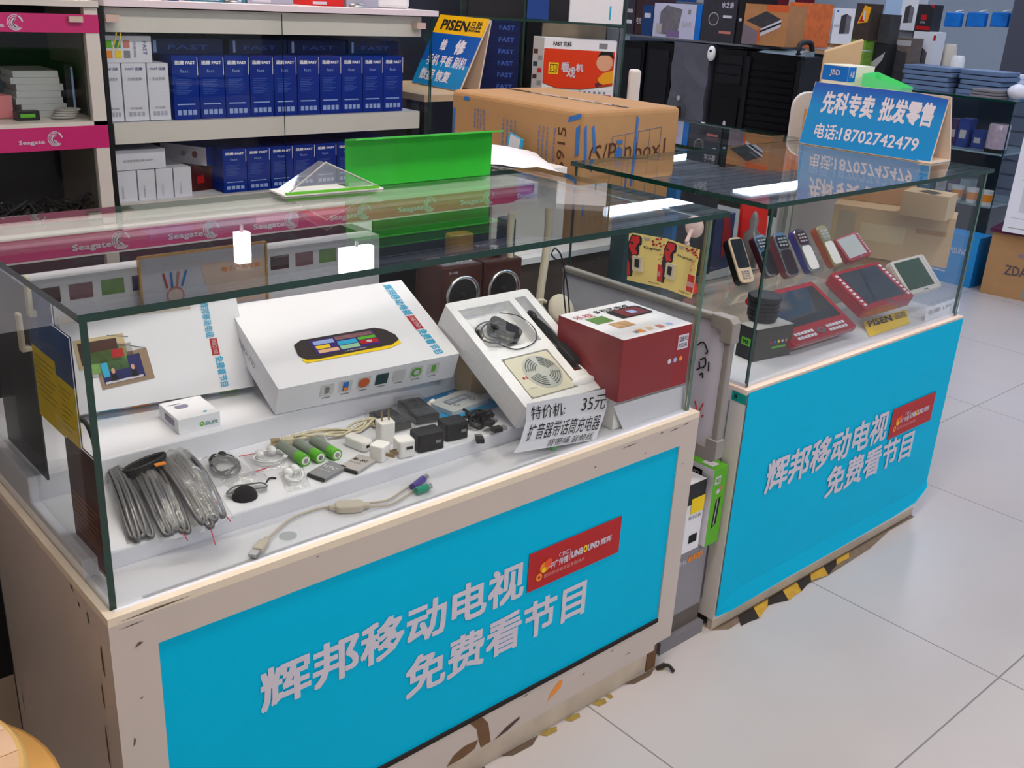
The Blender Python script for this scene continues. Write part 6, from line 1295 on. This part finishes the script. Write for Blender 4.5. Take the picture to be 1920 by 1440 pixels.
# far glass counter D
XD = 5.2
t = thing('display_counter', 'long glass counter across the aisle at the far side of the shop', 'display counter')
MB().b2((XD+.01,1.20,0),(XD+.55,4.2,.10), OFFW).build('plinth', t)
glass('front_glass', (XD,1.19,.10),(XD+.008,4.2,.955), t, 0); glass('side_glass', (XD+.008,1.19,.10),(XD+.55,1.198,.955), t, 1); glass('top_glass', (XD-.01,1.18,.955),(XD+.58,4.2,.965), t, 2)
for z in (.40,.68): MB().b2((XD+.02,1.21,z),(XD+.50,4.2,z+.008), mat('pale_glass_shelf',(130,150,156),.15)).build('glass_shelf', t)
MB().b2((XD+.52,1.21,.1),(XD+.545,4.2,.95), mat('blue_grey_panel',(70,78,92),.5)).build('back_panel', t)
rnd = random.Random(17); cols = [(150,40,60),(40,60,130),(190,190,200),(60,110,130),(180,120,60),(70,50,90),(120,140,150)]
for k in range(14):
    y = 1.40+.075*k; s = k//7
    for lv, z in enumerate((.4085,.6885)):
        hh = .06+.10*rnd.random(); c = cols[rnd.randrange(len(cols))]
        carton('goods_box', '%s goods box on the far counter, %s shelf, %s from its corner' % ({(150,40,60):'crimson',(40,60,130):'indigo',(190,190,200):'pale grey',(60,110,130):'teal',(180,120,60):'amber',(70,50,90):'plum',(120,140,150):'slate'}[c], ('lower','upper')[lv], (ORD+('eleventh','twelfth','thirteenth','fourteenth'))[k]), 'box', pose((XD+.12+.06*rnd.random(),y,z+hh/2)), (.08,.06,hh), mat('far_%d_%d_%d' % c, c, .4, noise=.3, scale=30), [rect('left',(.2,.3,.8,.6),LGREY)], group='small goods in the far glass counter')
t = thing('disc_spindle', 'clear tub of discs on the upper shelf inside the far glass counter', 'disc tub', pose((XD+.09,1.275,.6885))); MB().lathe([(.055,0),(.055,.14),(.05,.15)], mat('pale_mauve_discs',(170,150,164),.2,noise=.4,scale=40,coat=.6), None, 24).build('tub', t); MB().lathe([(.057,0),(.057,.02)], INK, None, 24).build('base', t)
for k in range(3):
    t = thing('paper_cup', 'white and orange paper cup low in the far counter, %s from its corner' % ORD[k], 'cup', pose((XD+.055,1.245+.085*k,.4085+.0), 0)); MB().lathe([(.026,0),(.034,.08)], mat('white_cup',(214,210,210),.4), None, 20).build('body', t); MB().lathe([(.0285,.02),(.0332,.06)], ORANGE, None, 20).build('band', t)
# grey bundles on the far counter
GB = mat('blue_grey_bundle',(96,116,146),.5,noise=.25,scale=14)
def bundle(label, x, y, z, w, d, h, m, n):
    t = thing('folded_bundle', label, 'bundle', pose((x,y,z))); mb = MB()
    for k in range(n): mb.rprism(d*(1-.04*(k%2)),w*(1-.06*(k%3)),.02,h*k/n,h*(k+.86)/n,m)
    mb.build('layers', t, bev=.003)
bundle('stack of blue grey packets at the carton end of the far counter', 5.40, 1.75, .9655, .30, .22, .13, GB, 5)
bundle('stack of blue grey packets in the middle of the far counter', 5.45, 1.46, .9655, .26, .22, .13, GB, 5)
bundle('flat stack of grey booklets near the corner of the far counter', 5.27, 1.36, .9655, .16, .16, .045, mat('grey_booklets',(120,116,120),.6), 3)
bundle('sky blue flat parcel behind the stacks on the far counter', 5.62, 1.42, .9655, .40, .16, .06, mat('sky_parcel',(80,130,190),.4), 2)
bundle('bright white folded packet on top of the sky blue parcel', 5.62, 1.43, 1.0265, .18, .12, .055, WHITE, 2)
t = thing('plastic_bag', 'crumpled white plastic bag at the near corner of the far counter', 'bag', pose((5.32,1.235,.9655))); mb = MB(); mb.ball((0,0,.04), .05, mat('white_bag_plastic',(226,222,228),.3,bump=.8,scale=30), (1.1,1.1,.8), 14); mb.build('bag', t)
for k, (u, v, lab, m) in enumerate(((1806,85,'white paper cup shaped tub on the far counter', WHITE2),(1762,112,'blue topped clear bottle on the far counter', BLUE),(1782,112,'red based beige box on the far counter', BEIGE))):
    p = onx(u, v, 5.75); t = thing('counter_item', lab, 'container', pose((5.72,p.y+.0,.9655))); MB().lathe([(.04,0),(.04,.16+.03*k),(.03,.18+.03*k)], m, None, 16).build('body', t)
# boxes on the floor in front of the far counter
carton('goods_box', 'sky blue carton standing on the floor by the corner of the far counter', 'box', Matrix.Translation((5.11,1.29,.135)) @ Matrix.Rotation(R_(-90),4,'Z'), (.30,.16,.27), mat('sky_blue_carton',(36,140,205),.4), [txt('front',(.40,.62,.82,.74),'SAMSUNG',LETTER,.01), rect('front',(.1,.21,.5,.24),LETTER), rect('right',(0,0,1,1),mat('azure_side',(0,120,210),.4))])
c = pose((5.16,.86,.185), -84); carton('cardboard_carton', 'brown shipping carton on the floor at the far right edge of the picture', 'box', Matrix.Translation((5.20,.80,.165)) @ Matrix.Rotation(R_(-80),4,'Z'), (.60,.30,.33), KRAFT, [txt('front',(.16,.36,.40,.52),'ZDA.S',mat('marker_grey_ink',(90,76,80),.7),.02), txt('front',(.24,.66,.36,.72),'80cm',FB), rect('front',(.40,.72,.48,.97),mat('pale_tape',(206,180,150),.3)), rect('front',(.34,.04,.42,.22),mat('teal_grey_print',(120,150,150),.5)), rect('front',(.48,.36,.62,.58),LETTER), rect('front',(.42,.56,.54,.60),FB)])
carton('computer_box', 'tall white computer carton standing on the brown shipping carton', 'box', Matrix.Translation((5.10,.80,.3485+.265)) @ Matrix.Rotation(R_(-80),4,'Z'), (.46,.22,.53), WHITE, [dot('front',(.33,.66),.014,INK), rect('front',(.16,.525,.24,.535),GREY), rect('front',(.26,.525,.34,.535),GREY), rect('front',(.05,.14,.95,.144),LGREY), rect('front',(.05,.50,.95,.503),LGREY), rect('front',(.12,.20,.30,.46),mat('faint_grey_print',(206,206,212),.5)), rect('front',(.05,.04,.30,.05),LGREY)])
tag(MB().box((0,0,0),(.32,.62,.017), mat('plum_board',(84,24,60),.5)).build('plum_board', None, Matrix.Translation((5.19,.80,.3395)) @ Matrix.Rotation(R_(10),4,'Z')), 'dark plum board between the brown carton and the white computer carton', 'board')
